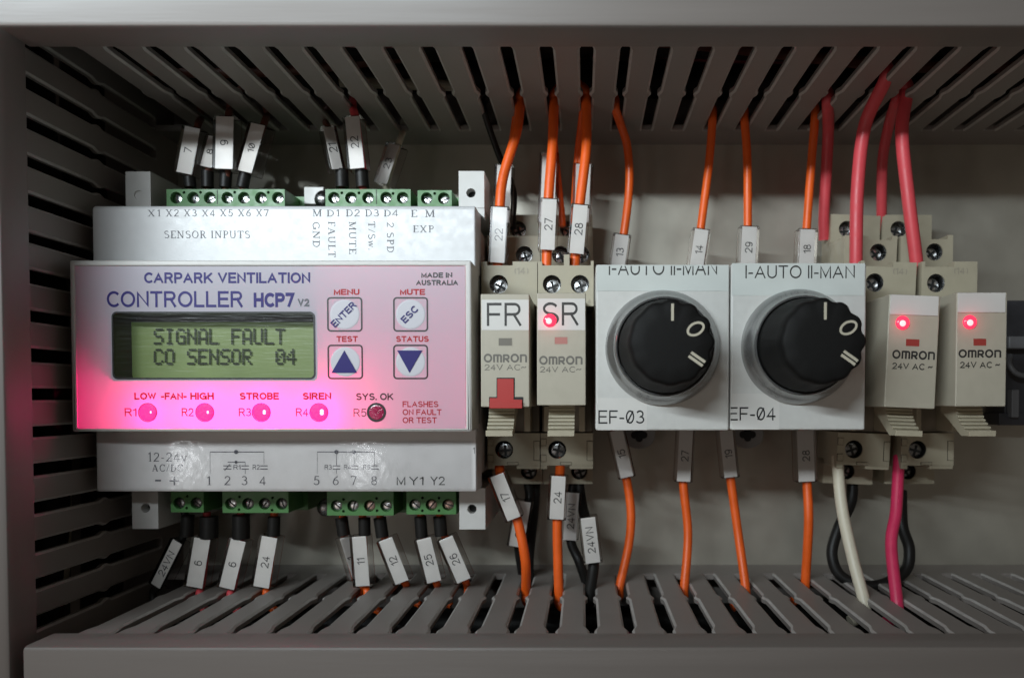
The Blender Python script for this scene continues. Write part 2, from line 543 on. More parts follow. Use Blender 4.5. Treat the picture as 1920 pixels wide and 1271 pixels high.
SANS = {
    'A': [[(0, 0), (.43, 1), (.86, 0)], [(.16, .33), (.70, .33)]],
    'B': [[(0, 0), (0, 1)], [(0, 1), (.44, 1)] + arc(.44, .76, .24, .24, 85, -90) + [(0, .52)], [(.44, .52)] + arc(.44, .26, .28, .26, 85, -90) + [(0, 0)]],
    'C': [arc(.46, .5, .46, .5, 42, 318, 22)],
    'D': [[(0, 0), (0, 1), (.36, 1)] + arc(.36, .5, .42, .5, 85, -85, 14) + [(.36, 0), (0, 0)]],
    'E': [[(.66, 1), (0, 1), (0, 0), (.68, 0)], [(0, .52), (.60, .52)]],
    'F': [[(.64, 1), (0, 1), (0, 0)], [(0, .5), (.56, .5)]],
    'G': [arc(.47, .5, .47, .5, 42, 335, 22), [(.92, 0), (.92, .46), (.54, .46)]],
    'H': [[(0, 0), (0, 1)], [(.74, 0), (.74, 1)], [(0, .52), (.74, .52)]],
    'I': [[(0, 0), (0, 1)]],
    'K': [[(0, 0), (0, 1)], [(.72, 1), (.02, .36)], [(.28, .58), (.78, 0)]],
    'L': [[(0, 1), (0, 0), (.62, 0)]],
    'M': [[(0, 0), (0, 1), (.43, .06), (.86, 1), (.86, 0)]],
    'N': [[(0, 0), (0, 1), (.74, 0), (.74, 1)]],
    'O': [arc(.47, .5, .47, .5, 0, 360, 28)],
    'P': [[(0, 0), (0, 1), (.44, 1)] + arc(.44, .735, .26, .265, 85, -90) + [(0, .47)]],
    'R': [[(0, 0), (0, 1), (.46, 1)] + arc(.46, .75, .25, .25, 85, -90) + [(0, .5)], [(.42, .5), (.74, 0)]],
    'S': [arc(.38, .755, .34, .245, 25, 262, 14) + arc(.38, .255, .38, .255, 82, -158, 14)],
    'T': [[(0, 1), (.76, 1)], [(.38, 1), (.38, 0)]],
    'U': [[(0, 1), (0, .34)] + arc(.37, .34, .37, .34, 185, 355, 14) + [(.74, .34), (.74, 1)]],
    'V': [[(0, 1), (.41, 0), (.82, 1)]],
    'W': [[(0, 1), (.28, 0), (.56, .96), (.84, 0), (1.12, 1)]],
    'X': [[(0, 1), (.76, 0)], [(.76, 1), (0, 0)]],
    'Y': [[(0, 1), (.39, .46), (.39, 0)], [(.39, .46), (.78, 1)]],
    '0': [arc(.31, .5, .31, .5, 0, 360, 26)],
    '\u00d8': [arc(.31, .5, .31, .5, 0, 360, 26), [(.08, .06), (.54, .94)]],
    '1': [[(0, .78), (.26, 1), (.26, 0)]],
    '2': [[(0, .72)] + arc(.31, .71, .31, .29, 170, -35, 14) + [(0, 0), (.64, 0)]],
    '3': [arc(.29, .755, .27, .245, 155, -80, 12) + arc(.29, .265, .33, .265, 80, -155, 14)],
    '4': [[(.46, 0), (.46, 1), (0, .28), (.64, .28)]],
    '5': [[(.58, 1), (.10, 1), (.04, .52)] + arc(.30, .33, .32, .33, 130, -150, 14)],
    '6': [arc(.33, .62, .30, .38, 40, 150, 8) + [(.02, .42)] + arc(.33, .32, .31, .32, 175, -175, 20)],
    '7': [[(0, 1), (.62, 1), (.22, 0)]],
    '8': [arc(.31, .765, .25, .235, 0, 360, 20), arc(.31, .265, .31, .265, 0, 360, 22)],
    '9': [arc(.30, .38, .30, .38, 220, 330, 8) + [(.61, .58)] + arc(.30, .68, .31, .32, -5, -355, 20)],
    '-': [[(0, .38), (.30, .38)]],
    '.': [[(0, 0), (0, .02)]],
    '(': [arc(.42, .45, .42, .68, 140, 220, 8)],
    ')': [arc(-.2, .45, .42, .68, 40, -40, 8)],
    '~': [[(0, .40), (.10, .54), (.24, .56), (.40, .46), (.54, .46), (.66, .60)]],
}


def sans_mesh(body, weight, space=0.42):
    """a grotesque drawn with even strokes, weight relative to the cap height"""
    w = weight
    vs, fs, lev = [], [], []
    x = 0.0
    prev = ''
    for ch in body:
        if ch == ' ':
            x += space
            continue
        right = 0.0
        for j, pts in enumerate(SANS[ch]):
            P = [(w / 2 + p[0] * (1 - 0.4 * w), w / 2 + p[1] * (1 - w)) for p in pts]
            closed = len(P) > 3 and abs(P[0][0] - P[-1][0]) < 1e-6 and abs(P[0][1] - P[-1][1]) < 1e-6
            if not closed:
                for e, q in ((0, 1), (-1, -2)):
                    t = Vector((P[e][0] - P[q][0], P[e][1] - P[q][1])).normalized() * (w / 2 if len(P) < 8 or abs(P[e][0] - P[q][0]) < 1e-6 or abs(P[e][1] - P[q][1]) < 1e-6 else 0)
                    P[e] = (P[e][0] + t.x, P[e][1] + t.y)
            a, b = strip(P, w)
            i = len(vs)
            vs += [(p[0] + x, min(1.0, max(0.0, p[1])) if ch in 'AMNVWKXY1472' else p[1]) for p in a]
            lev += [j + 0.9 * q / len(a) for q in range(len(a))]
            fs += [[i + k for k in q] for q in b]
            right = max(right, max(p[0] for p in a))
        x += right + 0.20 - 0.5 * w
    return vs, fs, lev


LOGO = {
    'o': [(arc(0.5, 0.5, 0.42, 0.42, 0, 360, 26), 0.225)],
    'm': [([(0.09, 0.0), (0.09, 0.92)], 0.225), ([(0.09, 0.85), (0.8, 0.85)] + arc(0.8, 0.68, 0.17, 0.17, 85, 0) + [(0.97, 0.0)], 0.225), ([(0.53, 0.8), (0.53, 0.0)], 0.225)],
    'r': [([(0.09, 0.0), (0.09, 0.93)], 0.225), ([(0.09, 0.85), (0.5, 0.85)] + arc(0.5, 0.63, 0.2, 0.22, 85, -85) + [(0.17, 0.41)], 0.225), ([(0.38, 0.38), (0.74, 0.03)], 0.23)],
    'n': [([(0.09, 0.0), (0.09, 0.93)], 0.225), ([(0.09, 0.85), (0.55, 0.85)] + arc(0.55, 0.66, 0.2, 0.19, 85, 0) + [(0.75, 0.0)], 0.225)],
}


def strip(pts, w):
    """a mitred ribbon along pts"""
    vs, fs = [], []
    n = len(pts)
    closed = n > 3 and abs(pts[0][0] - pts[-1][0]) < 1e-6 and abs(pts[0][1] - pts[-1][1]) < 1e-6
    for k in range(n):
        a = pts[k - 1] if k else (pts[-2] if closed else None)
        b = pts[k + 1] if k < n - 1 else (pts[1] if closed else None)
        p = pts[k]
        t1 = Vector((p[0] - a[0], p[1] - a[1])).normalized() if a else None
        t2 = Vector((b[0] - p[0], b[1] - p[1])).normalized() if b else None
        t1 = t1 or t2
        t2 = t2 or t1
        n1, n2 = Vector((-t1.y, t1.x)), Vector((-t2.y, t2.x))
        m = n1 + n2
        m = m.normalized() if m.length > 1e-4 else n1
        l = w / 2 / max(0.45, m.dot(n1))
        vs += [(p[0] + m.x * l, p[1] + m.y * l), (p[0] - m.x * l, p[1] - m.y * l)]
        if k:
            i = len(vs) - 4
            fs.append([i, i + 1, i + 3, i + 2])
    return vs, fs


def stroked(body, font, gap=0.17):
    vs, fs, lev = [], [], []
    x = 0.0
    for ch in body:
        if ch == ' ':
            x += 0.38
            continue
        right = 0.0
        for j, (pts, w) in enumerate(font[ch]):
            a, b = strip(pts, w)
            i = len(vs)
            vs += [(p[0] + x, p[1]) for p in a]
            lev += [j + 0.9 * q / len(a) for q in range(len(a))]
            fs += [[i + k for k in q] for q in b]
            right = max(right, max(p[0] for p in a))
        x += right + gap
    return vs, fs, lev


def lettering(body, cx, cy, w, h, d, material, parent, ang=0.0, bold=0.115, font=None, gap=0.17, clip=None, name='lettering', raise_=0.06, box=None):
    """print fitted to a w x h pixel box centred on pixel (cx, cy), lying on the face at depth d"""
    if font:
        vs, fs, lev = stroked(body, font, gap)
    else:
        vs, fs, lev = sans_mesh(body, bold or 0.125)
    x0, x1 = min(p[0] for p in vs), max(p[0] for p in vs)
    y0, y1 = (min(p[1] for p in vs), max(p[1] for p in vs)) if font else (0.0, 1.0)
    k = 1.0 / sc(d)
    ox, oz = W(cx, cy, d)
    ca, sa = math.cos(R(ang)), math.sin(R(ang))
    m = M()
    for p, l in zip(vs, lev):
        u = (p[0] - (x0 + x1) / 2) / max(1e-6, x1 - x0) * w * k
        v = (p[1] - (y0 + y1) / 2) / max(1e-6, y1 - y0) * h * k
        m.v.append((ox + u * ca - v * sa, oz + u * sa + v * ca, d + raise_ + 0.006 * l))
    m.f = [list(f) for f in fs]
    o = m.build(name, material, parent, smooth=0)
    if clip:                                        # the print runs over an edge here: cut it at the edge
        bm = bmesh.new()
        bm.from_mesh(o.data)
        c = WORLD[o.name]
        co = V((clip[0] - c[0], clip[1] - c[1], 0))
        co.y = 0
        bmesh.ops.bisect_plane(bm, geom=bm.verts[:] + bm.edges[:] + bm.faces[:], plane_co=co, plane_no=Vector((clip[2], 0, clip[3])), clear_outer=True)
        bm.to_mesh(o.data)
        bm.free()
    return o


def tbox(body, x0, x1, y0, y1, d, material, parent, **kw):
    return lettering(body, (x0 + x1) / 2, (y0 + y1) / 2, x1 - x0, y1 - y0, d, material, parent, **kw)


DOTS = {
    'S': '01111 10000 10000 01110 00001 00001 11110', 'I': '01110 00100 00100 00100 00100 00100 01110', 'G': '01110 10001 10000 10111 10001 10001 01111',
    'N': '10001 10001 11001 10101 10011 10001 10001', 'A': '01110 10001 10001 10001 11111 10001 10001', 'L': '10000 10000 10000 10000 10000 10000 11111',
    'F': '11111 10000 10000 11110 10000 10000 10000', 'U': '10001 10001 10001 10001 10001 10001 01110', 'T': '11111 00100 00100 00100 00100 00100 00100',
    'C': '01110 10001 10000 10000 10000 10001 01110', 'O': '01110 10001 10001 10001 10001 10001 01110', 'E': '11111 10000 10000 11110 10000 10000 11111',
    'R': '11110 10001 10001 11110 10100 10010 10001', '0': '01110 10001 10011 10101 11001 10001 01110', '4': '00010 00110 01010 10010 11111 00010 00010',
}


# ------------------------------------------------------------------ the back plate
plate = M().box(-200, 230, -140, 165, -3, 0).build('back_plate', 'plate')
tag(plate, 'galvanised steel mounting plate behind all the devices', 'mounting plate', kind='structure')

# ------------------------------------------------------------------ wiring ducts
ZT, ZB, XL = 85.7, -57.5, -138.0


def finger_mesh(pitch, slot):
    """one finger: local u along the duct, d towards the viewer, n out of the wall (0 = wall face, negative = into the duct)"""
    h = (pitch - slot) / 2
    right = [(h + 0.55, 12.4), (h + 0.12, 13.1), (h, 14.2), (h, 37.8), (h + 0.7, 39.6), (h + 0.7, 40.9), (h, 42.7), (h, 67.2), (h + 0.35, 68.3), (h + 0.9, 70.4), (h + 0.9, 81.0)]
    outline = right + [(-u, d) for u, d in reversed(right)]
    c = 0.6
    inner = [(max(0.1, abs(u) - c) * (1 if u > 0 else -1), d) for u, d in outline]
    v = [(u, 0.0, d) for u, d in inner] + [(u, -c * 0.8, d) for u, d in outline] + [(u, -1.6, d) for u, d in outline]
    n = len(outline)
    f = [list(range(n)), [2 * n + k for k in range(n)]]
    for a in (0, n):
        for k in range(n):
            b = (k + 1) % n
            f.append([a + k, a + b, a + n + b, a + n + k])
    return v, f, range(2, 2 + n)


def finger_data(pitch, slot, orient):
    v, f, edge = finger_mesh(pitch, slot)
    me = bpy.data.meshes.new('finger')
    bm = bmesh.new()
    vs = []
    for u, n, d in v:
        p = {'top': (u, -n, d), 'bottom': (u, n, d), 'left': (n, u, d)}[orient]   # n = 0 outer face
        vs.append(bm.verts.new(V(p)))
    for j, q in enumerate(f):
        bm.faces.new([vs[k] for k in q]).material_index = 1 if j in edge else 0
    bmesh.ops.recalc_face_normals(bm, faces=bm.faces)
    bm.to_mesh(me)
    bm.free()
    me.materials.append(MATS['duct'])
    me.materials.append(MATS['lit_duct_edge'])
    me.shade_smooth()
    me.set_sharp_from_angle(angle=R(22))
    return me


def lay_finger(me, c, parent, axis):
    o = place('finger', me, c, parent)
    a = R(random.uniform(-0.35, 0.35))
    o.rotation_euler = (0, 0, a) if axis == 'z' else (a, 0, 0)


def spread(px_a, px_b, n, py, d):
    a, b = W(px_a, py, d)[0], W(px_b, py, d)[0]
    return a, (b - a) / n


# --- duct along the top
xa, pt = spread(723, 1250, 7, 85, 71)
td = root('wiring_duct', (0, ZT + 20, 0), 'grey slotted wiring duct along the top with its lid catching the light', 'wiring duct', 'slotted wiring ducts')
prof = [(ZT, 0), (ZT, 12.4), (ZT + 0.35, 12.85), (ZT + 1.9, 12.85), (ZT + 1.9, 2), (ZT + 44, 2), (ZT + 44, 81), (ZT + 46, 81), (ZT + 46, 0)]
M().extrude_x(prof, -137.9, 175).build('channel', 'duct', td)
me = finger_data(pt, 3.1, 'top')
k0 = math.ceil((-133.5 - xa) / pt)
k = k0
while True:
    x = xa + pt * (k + 0.5)
    if x > 20:
        x = 20 + (x - 20) * 1.034
    if x > 168:
        break
    lay_finger(me, (x, ZT, 0), td, 'z')
    k += 1
prof = [(ZT - 2.9, 75.2), (ZT - 2.9, 84.0), (ZT - 2.6, 84.7), (ZT - 1.9, 85.0), (ZT + 47, 85.0), (ZT + 47.8, 84.2), (ZT + 47.8, 75.2), (ZT + 46.3, 75.2), (ZT + 46.3, 82.6), (ZT - 0.6, 82.6), (ZT - 0.6, 75.2)]
M().extrude_x(prof, -131.2, 175).build('lid', 'lid', td, bevel=0.15, seg=1)

# --- duct along the bottom
xa, pb = spread(737, 1257, 7, 1187, 72)
bd = root('wiring_duct', (0, ZB - 20, 0), 'grey slotted wiring duct along the bottom below the labelled wires', 'wiring duct', 'slotted wiring ducts')
prof = [(ZB, 0), (ZB, 12.4), (ZB - 0.35, 12.85), (ZB - 1.9, 12.85), (ZB - 1.9, 2), (ZB - 44, 2), (ZB - 44, 81), (ZB - 46, 81), (ZB - 46, 0)]
M().extrude_x(prof, -137.9, 175).build('channel', 'duct', bd)
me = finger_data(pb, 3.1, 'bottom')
k = math.ceil((-131.5 - xa) / pb)
while True:
    x = xa + pb * (k + 0.5)
    if x > 168:
        break
    lay_finger(me, (x, ZB, 0), bd, 'z')
    k += 1
prof = [(ZB + 0.7, 75.2), (ZB + 0.7, 84.0), (ZB + 0.4, 84.7), (ZB - 0.3, 85.0), (ZB - 47, 85.0), (ZB - 47.8, 84.2), (ZB - 47.8, 75.2), (ZB - 46.3, 75.2), (ZB - 46.3, 82.6), (ZB - 0.9, 82.6), (ZB - 0.9, 75.2)]
M().extrude_x(prof, -128.0, 175).build('lid', 'lid', bd, bevel=0.15, seg=1)

# --- upright duct on the left
za, zb_ = W(50, 217, 70)[1], W(60, 956, 70)[1]
pl = (za - zb_) / 10
ld = root('wiring_duct', (XL - 20, 10, 0), 'upright grey slotted wiring duct beside the controller', 'wiring duct', 'slotted wiring ducts')
m = M()
for a, b in (((XL, 0), (XL - 1.9, 12.4)),):
    m.box(XL - 1.9, XL, -104, 132, 0, 12.4)
m.box(XL - 44, XL - 1.9, -104, 132, 0, 2)
m.box(XL - 46, XL - 44, -104, 132, 0, 81)
m.build('channel', 'duct', ld)
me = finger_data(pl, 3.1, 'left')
for k in range(-4, 16):
    z = zb_ + pl * (k + 0.5)
    if -103 < z < 128:
        lay_finger(me, (XL, z, 0), ld, 'x')
out = [(XL + 5.6, 74.8), (XL + 5.6, 81.9), (XL + 5.2, 82.9), (XL + 4.2, 83.3), (XL - 47, 83.3), (XL - 47, 74.8), (XL - 46.3, 74.8), (XL - 46.3, 81.6), (XL + 3.4, 81.6), (XL + 3.4, 74.8)]
m = M()
n = len(out)
m.v = [(x, -104, d) for x, d in out] + [(x, 132, d) for x, d in out]
m.f = [list(range(n)), [n + q for q in range(n)]] + [[q, (q + 1) % n, n + (q + 1) % n, n + q] for q in range(n)]
m.build('lid', 'lid_upright', ld, bevel=0.15, seg=1)

# --- the mounting rail
dr = M()
prof = [(31, 0.2), (31, 1.2), (27, 1.2), (27, 7.5), (0, 7.5), (0, 1.2), (-4, 1.2), (-4, 0.2), (1, 0.2), (1, 6.5), (26, 6.5), (26, 0.2)]
rail = dr.extrude_x(prof, -134, 118).build('mounting_rail', 'rail', None, bevel=0.2, seg=1)
tag(rail, 'zinc mounting rail running behind the relays and switches', 'rail')


# ------------------------------------------------------------------ screws
def slotted_screw(x, z, d, r, material, parent, ang):
    m = M().lathe(x, z, [(r, d - 3), (r, d - 0.35), (r * 0.82, d - 0.02), (r * 0.45, d + 0.12)], 20)
    o = m.build('screw', material, parent, smooth=40)
    ca, sa = math.cos(R(ang)), math.sin(R(ang))
    M().obox((x, z, d - 0.28), (ca, sa, 0), (-sa, ca, 0), (0, 0, 1), r * 0.93, r * 0.13, 0.45).build('slot', 'hole', o, smooth=0)
    return o


def cross_screw(x, z, d, r, material, parent, ang):
    m = M().lathe(x, z, [(r, d - 2.2), (r, d - 0.55), (r * 0.9, d - 0.2), (r * 0.55, d)], 22)
    o = m.build('screw', material, parent, smooth=40)
    ca, sa = math.cos(R(ang)), math.sin(R(ang))
    c = M()
    c.obox((x, z, d - 0.42), (ca, sa, 0), (-sa, ca, 0), (0, 0, 1), r * 0.74, r * 0.16, 0.52)
    c.obox((x, z, d - 0.42), (-sa, ca, 0), (ca, sa, 0), (0, 0, 1), r * 0.74, r * 0.16, 0.515)
    c.build('cross_slot', 'hole', o, smooth=0)
    return o


# ------------------------------------------------------------------ the controller
FR, CV, TB = 58.0, 49.0, 38.0
ct = root('ventilation_controller', (-82, 10, 0), 'white ventilation controller with green display glowing pink along its lower edge', 'controller')
fx0, fx1, fz0, fz1 = prect(129, 488, 885, 809, FR)
cx0, cx1 = fx0 + 0.2, fx1 - 0.2
ux0, ux1, uz0, uz1 = prect(172, 385, 892, 489, CV)
lx0, lx1, lz0, lz1 = prect(183, 812, 893, 922, CV)
# body behind the covers
M().box(cx0 + 0.6, cx1 - 0.6, lz0 + 3.5, uz1 - 3.5, 8, 37.6).build('base_housing', 'housing', ct, bevel=0.4)
prof = [(uz1, 38), (uz1, 48.2), (uz1 - 0.8, CV), (fz1 - 1.5, CV), (fz1 - 1.5, 38)]
M().extrude_x(prof, cx0, cx1).build('upper_cover', 'cover_upper', ct, bevel=0.5)
prof = [(lz0, 38), (lz0, 48.4), (lz0 + 0.6, CV), (fz0 + 1.5, CV), (fz0 + 1.5, 38)]
M().extrude_x(prof, cx0, cx1).build('lower_cover', 'cover_lower', ct, bevel=0.5)
M().box(cx0 + 0.1, cx1 - 0.1, fz0 + 1.7, fz1 - 1.7, 41, 45).build('circuit_board', 'board', ct)
# front housing: a hollow frame
ix0, ix1, iz0, iz1 = prect(139, 499, 873, 803, FR)
m = M().prism(rect(fx0, fx1, fz0, fz1), 45.2, FR, [rect(ix0, ix1, iz0, iz1)])
m.build('front_housing', 'housing', ct, bevel=0.55, seg=3)
# overlay film with a hole for the display
wx0, wx1, wz0, wz1 = prect(211, 587, 588, 708, FR)
hole = rrect(wx0, wx1, wz0, wz1, 1.1)
FD = FR - 0.30
m = M()
m.prism(rect(ix0 + 0.02, ix1 - 0.02, iz0 + 0.02, iz1 - 0.02), FD, FD, [hole], back=False)
m.f = [q for q in m.f if len(q) == 3]
m.build('overlay_film', 'film', ct, smooth=0)
# display, sunk behind the film
wi = (wx0 - 0.05, wx1 + 0.05, wz0 - 0.05, wz1 + 0.05)
m = M().prism(rrect(wi[0] - 0.9, wi[1] + 0.9, wi[2] - 0.9, wi[3] + 0.9, 1.2), 45.3, FD - 0.05, [rrect(wi[0], wi[1], wi[2], wi[3], 1.1)])
disp = m.build('display', 'recess', ct, smooth=0)
M().prism(rrect(wx0 - 0.42, wx1 + 0.42, wz0 - 0.42, wz1 + 0.42, 1.4), FD + 0.02, FD + 0.12, [rrect(wx0, wx1, wz0, wz1, 1.1)]).build('display_border', 'ink_black', disp)
LD = 50.0
M().box(wi[0], wi[1], wi[2], wi[3], 47.6, 48.0).build('display_module', 'recess', disp, smooth=0)
sx0, sx1, sz0, sz1 = prect(245, 604, 592, 709, LD)
M().box(sx0, min(sx1, wi[1] - 0.02), max(sz0, wi[2] + 0.02), sz1, 48.0, LD).build('screen', 'lcd', disp, smooth=0)
for row, (body, x0, y0, y1, n) in enumerate((('SIGNAL FAULT', 288, 616, 646, 12), ('CO SENSOR  04', 288, 654, 684, 13))):
    m = M()
    for i, ch in enumerate(body):
        if ch == ' ':
            continue
        for ry, line in enumerate(DOTS[ch].split()):
            for cxx, on in enumerate(line):
                if on == '1':
                    pw, ph = 17.6 / 5, (y1 - y0) / 7
                    a, b, c, e = prect(x0 + i * 20.75 + cxx * pw, y0 + ry * ph, x0 + i * 20.75 + (cxx + 0.93) * pw, y0 + (ry + 0.93) * ph, LD + 0.5)
                    m.box(a, b, c, e, LD + 0.42, LD + 0.5)
    m.build('display_lettering', 'lcd_dot', disp, smooth=0)
M().face([(wx0, wz0, FD - 0.12), (wx1, wz0, FD - 0.12), (wx1, wz1, FD - 0.12), (wx0, wz1, FD - 0.12)])
m = M()
m.face([(wx0, wz0, FD - 0.12), (wx1, wz0, FD - 0.12), (wx1, wz1, FD - 0.12), (wx0, wz1, FD - 0.12)])
m.build('window_pane', 'pane', disp, smooth=0)
# push buttons
for i, (a, b, c, e) in enumerate(((613, 557, 680, 622), (737, 557, 803, 622), (614, 646, 681, 711), (737, 646, 803, 711))):
    x0, x1, z0, z1 = prect(a, b, c, e, FD)
    w = 0.42
    bt = M().prism(rrect(x0, x1, z0, z1, 1.0), FD + 0.02, FD + 0.07, [rrect(x0 + w, x1 - w, z0 + w, z1 - w, 0.6)]).build('push_button', 'ink_black', ct, smooth=0)
    M().lathe((x0 + x1) / 2, (z0 + z1) / 2, [(3.9, FD + 0.02), (3.85, FD + 0.05), (3.4, FD + 0.06)], 32).build('button_cap', 'button', bt, smooth=60)
    pcx, pcy = (a + c) / 2, (b + e) / 2
    if i < 2:
        lettering(('ENTER', 'ESC')[i], pcx - 2, pcy, (58, 36)[i], 13, FD, 'ink_blue', bt, ang=45, bold=0.18, raise_=0.2)
    else:
        t = ((622, 699), (670, 699), (646, 657)) if i == 2 else ((745, 657), (768, 699), (792, 657))
        M().prism([W(p[0], p[1], FD) for p in t], FD + 0.17, FD + 0.21).build('arrow_mark', 'ink_blue', bt, smooth=0)
# print on the film
for body, x0, x1, y0, y1, mt, bo in (
        ('CARPARK VENTILATION', 271, 581, 511, 531, 'ink_blue', 0.205), ('CONTROLLER', 201, 455, 546, 576, 'ink_blue', 0.16),
        ('HCP7', 476, 553, 549, 576, 'ink_blue', 0.24), ('V2', 558, 580, 560, 575, 'ink_soft', 0.27),
        ('MADE IN', 790, 848, 511, 521, 'ink_black', 0.25), ('AUSTRALIA', 780, 859, 525, 535, 'ink_black', 0.25),
        ('MENU', 626, 674, 542, 553, 'ink_red', 0.225), ('MUTE', 750, 797, 542, 553, 'ink_red', 0.225),
        ('TEST', 631, 671, 630, 641, 'ink_red', 0.225), ('STATUS', 743, 804, 630, 641, 'ink_red', 0.225),
        ('LOW', 252, 293, 736, 749, 'ink_red', 0.225), ('-FAN-', 302, 350, 736, 749, 'ink_red', 0.225), ('HIGH', 357, 401, 736, 749, 'ink_red', 0.225),
        ('STROBE', 450, 523, 736, 749, 'ink_red', 0.225), ('SIREN', 568, 621, 736, 749, 'ink_red', 0.225), ('SYS. OK', 668, 738, 737, 750, 'ink_black', 0.20),
        ('R1', 234, 256, 765, 780, 'ink_red', 0), ('R2', 341, 363, 765, 780, 'ink_red', 0), ('R3', 448, 471, 765, 780, 'ink_red', 0),
        ('R4', 555, 578, 765, 780, 'ink_red', 0), ('R5', 663, 687, 766, 781, 'ink_soft', 0),
        ('FLASHES', 755, 822, 752, 763, 'ink_red', 0.175), ('ON FAULT', 755, 828, 767, 778, 'ink_red', 0.175), ('OR TEST', 755, 819, 782, 793, 'ink_red', 0.175)):
    tbox(body, x0, x1, y0, y1, FD, mt, ct, bold=bo)
# indicator lamps: a lens in the film, the diode's own light behind it
for i, px in enumerate((277, 384, 490, 598, 706)):
    x, z = W(px, 773, FD)
    le = M().lathe(x, z, [(2.25, FD + 0.03), (2.2, FD + 0.08), (1.5, FD + 0.11), (0.6, FD + 0.12)], 28).build('indicator_lamp', 'led_lit' if i < 4 else 'led_dim', ct, smooth=60)
    m = M().prism(circ(x, z, 2.55 if i == 4 else 2.48, 32), FD + 0.02, FD + 0.10, [circ(x, z, 1.95 if i == 4 else 2.3, 32)])
    m.build('ring_mark', 'ink_black' if i == 4 else 'led_ring', le, smooth=0)
    if i < 4:
        rr = (0.45, 0.55, 0.8, 1.05)[i]
        M().lathe(x + 0.9 - rr * 0.1, z + 0.05, [(rr * 0.8, FD + 0.08), (rr * 0.7, FD + 0.16), (rr * 0.3, FD + 0.18)], 16, rfun=lambda r, d, a: r * (0.55 + 0.45 * abs(math.sin(a)))).build('diode', 'led_core', le, smooth=60)
        L = bpy.data.lights.new('diode_light', 'POINT')
        L.energy = (0.016, 0.027, 0.029, 0.026)[i]
        L.color = (1.0, 0.0, 0.175)
        L.shadow_soft_size = 0.0018
        lo = bpy.data.objects.new('diode_light', L)
        COL.objects.link(lo)
        lo.parent = ct
        pc = WORLD[ct.name]
        lo.location = V((x - pc[0], z - pc[1], 52.2 - pc[2]))
# print on the covers
for i in range(7):
    tbox('X%d' % (i + 1), 277 + 33.8 * i, 301 + 33.8 * i, 393, 406, CV, 'ink_soft', ct, font=ROMAN)
for body, x0, x1, y0, y1 in (('M', 586, 603, 393, 406), ('D1', 613, 637, 393, 406), ('D2', 649, 674, 393, 406), ('D3', 685, 710, 393, 406), ('D4', 720, 746, 393, 406),
                             ('E', 771, 782, 394, 407), ('M', 797, 815, 394, 407), ('SENSOR INPUTS', 309, 468, 433, 447), ('EXP', 775, 813, 423, 436)):
    tbox(body, x0, x1, y0, y1, CV, 'ink_soft', ct, font=ROMAN)
for body, px, y0, y1 in (('GND', 593, 417, 463), ('FAULT', 622, 416, 482), ('MUTE', 661, 416, 476), ('T/Sw.', 697, 416, 468), ('2 SPD', 732, 417, 473)):
    lettering(body, px, (y0 + y1) / 2, y1 - y0, 13, CV, 'ink_soft', ct, ang=-90, font=ROMAN)
for body, x0, x1, y0, y1 in (('12-24v', 278, 351, 847, 865), ('AC/DC', 285, 343, 870, 884), ('-', 291, 302, 899, 902), ('+', 318, 336, 893, 909),
                             ('1', 388, 396, 892, 909), ('2', 420, 432, 892, 909), ('3', 453, 464, 892, 909), ('4', 486, 498, 892, 909),
                             ('5', 588, 599, 892, 909), ('6', 624, 635, 892, 909), ('7', 658, 669, 892, 909), ('8', 696, 707, 892, 909)):
    tbox(body, x0, x1, y0, y1, CV, 'ink_soft', ct, font=ROMAN)
for body, x0, x1 in (('M', 744, 760), ('Y1', 767, 794), ('Y2', 807, 834)):
    tbox(body, x0, x1, 893, 909, CV, 'ink_black', ct)
tbox('1', 887, 890, 838, 850, CV, 'ink_black', ct)
for body, x0, x1 in (('R1', 438, 451), ('R2', 474, 487), ('R3', 609, 622), ('R4', 645, 658), ('R5', 681, 694)):
    tbox(body, x0, x1, 871, 880, CV, 'ink_soft', ct)


def diagram(lines, dots):
    m = M()
    lv = 0
    for (x0, y0, x1, y1, w) in lines:
        lv += 1
        a, b = W(x0, y0, CV), W(x1, y1, CV)
        vs, fs = strip([a, b], w)
        i = len(m.v)
        m.v += [(p[0], p[1], CV + 0.05 + 0.004 * lv) for p in vs]
        m.f += [[i + k for k in q] for q in fs]
    for (x, y, r) in dots:
        c = W(x, y, CV)
        m.face([(p[0], p[1], CV + 0.16) for p in circ(c[0], c[1], r, 12)])
    m.build('contact_diagram', 'ink_soft', ct, smooth=0)


diagram([(394, 847, 495, 847, .22), (394, 847, 394, 888, .07), (495, 847, 495, 870, .07), (427, 866, 460, 866, .2), (460, 866, 460, 872, .1), (460, 880, 460, 888, .1), (419, 873, 434, 873, .22), (419, 879, 434, 879, .22), (421, 882, 431, 870, .18),
         (453, 873, 467, 873, .22), (453, 879, 467, 879, .22), (488, 873, 502, 873, .22), (488, 879, 502, 879, .22)], [(443, 847, .58), (443, 866, .42)])
diagram([(595, 847, 702, 847, .22), (595, 847, 595, 888, .07), (631, 847, 631, 872, .12), (631, 880, 631, 888, .1), (664, 847, 664, 872, .12), (702, 847, 702, 872, .12),
         (624, 873, 638, 873, .22), (624, 879, 638, 879, .22), (659, 873, 672, 873, .22), (659, 879, 672, 879, .22), (696, 873, 710, 873, .22), (696, 879, 710, 879, .22)], [(631, 847, .58), (664, 847, .58)])
# clear tape over the lower cover's print
x0, x1, z0, z1 = prect(228, 826, 884, 917, CV)
m = M()
m.face([(x0, z0, CV + 0.3), (x1, z0, CV + 0.3), (x1, z1, CV + 0.3), (x0, z1, CV + 0.3)])
m.build('clear_tape', 'cover_tape', ct, smooth=0)
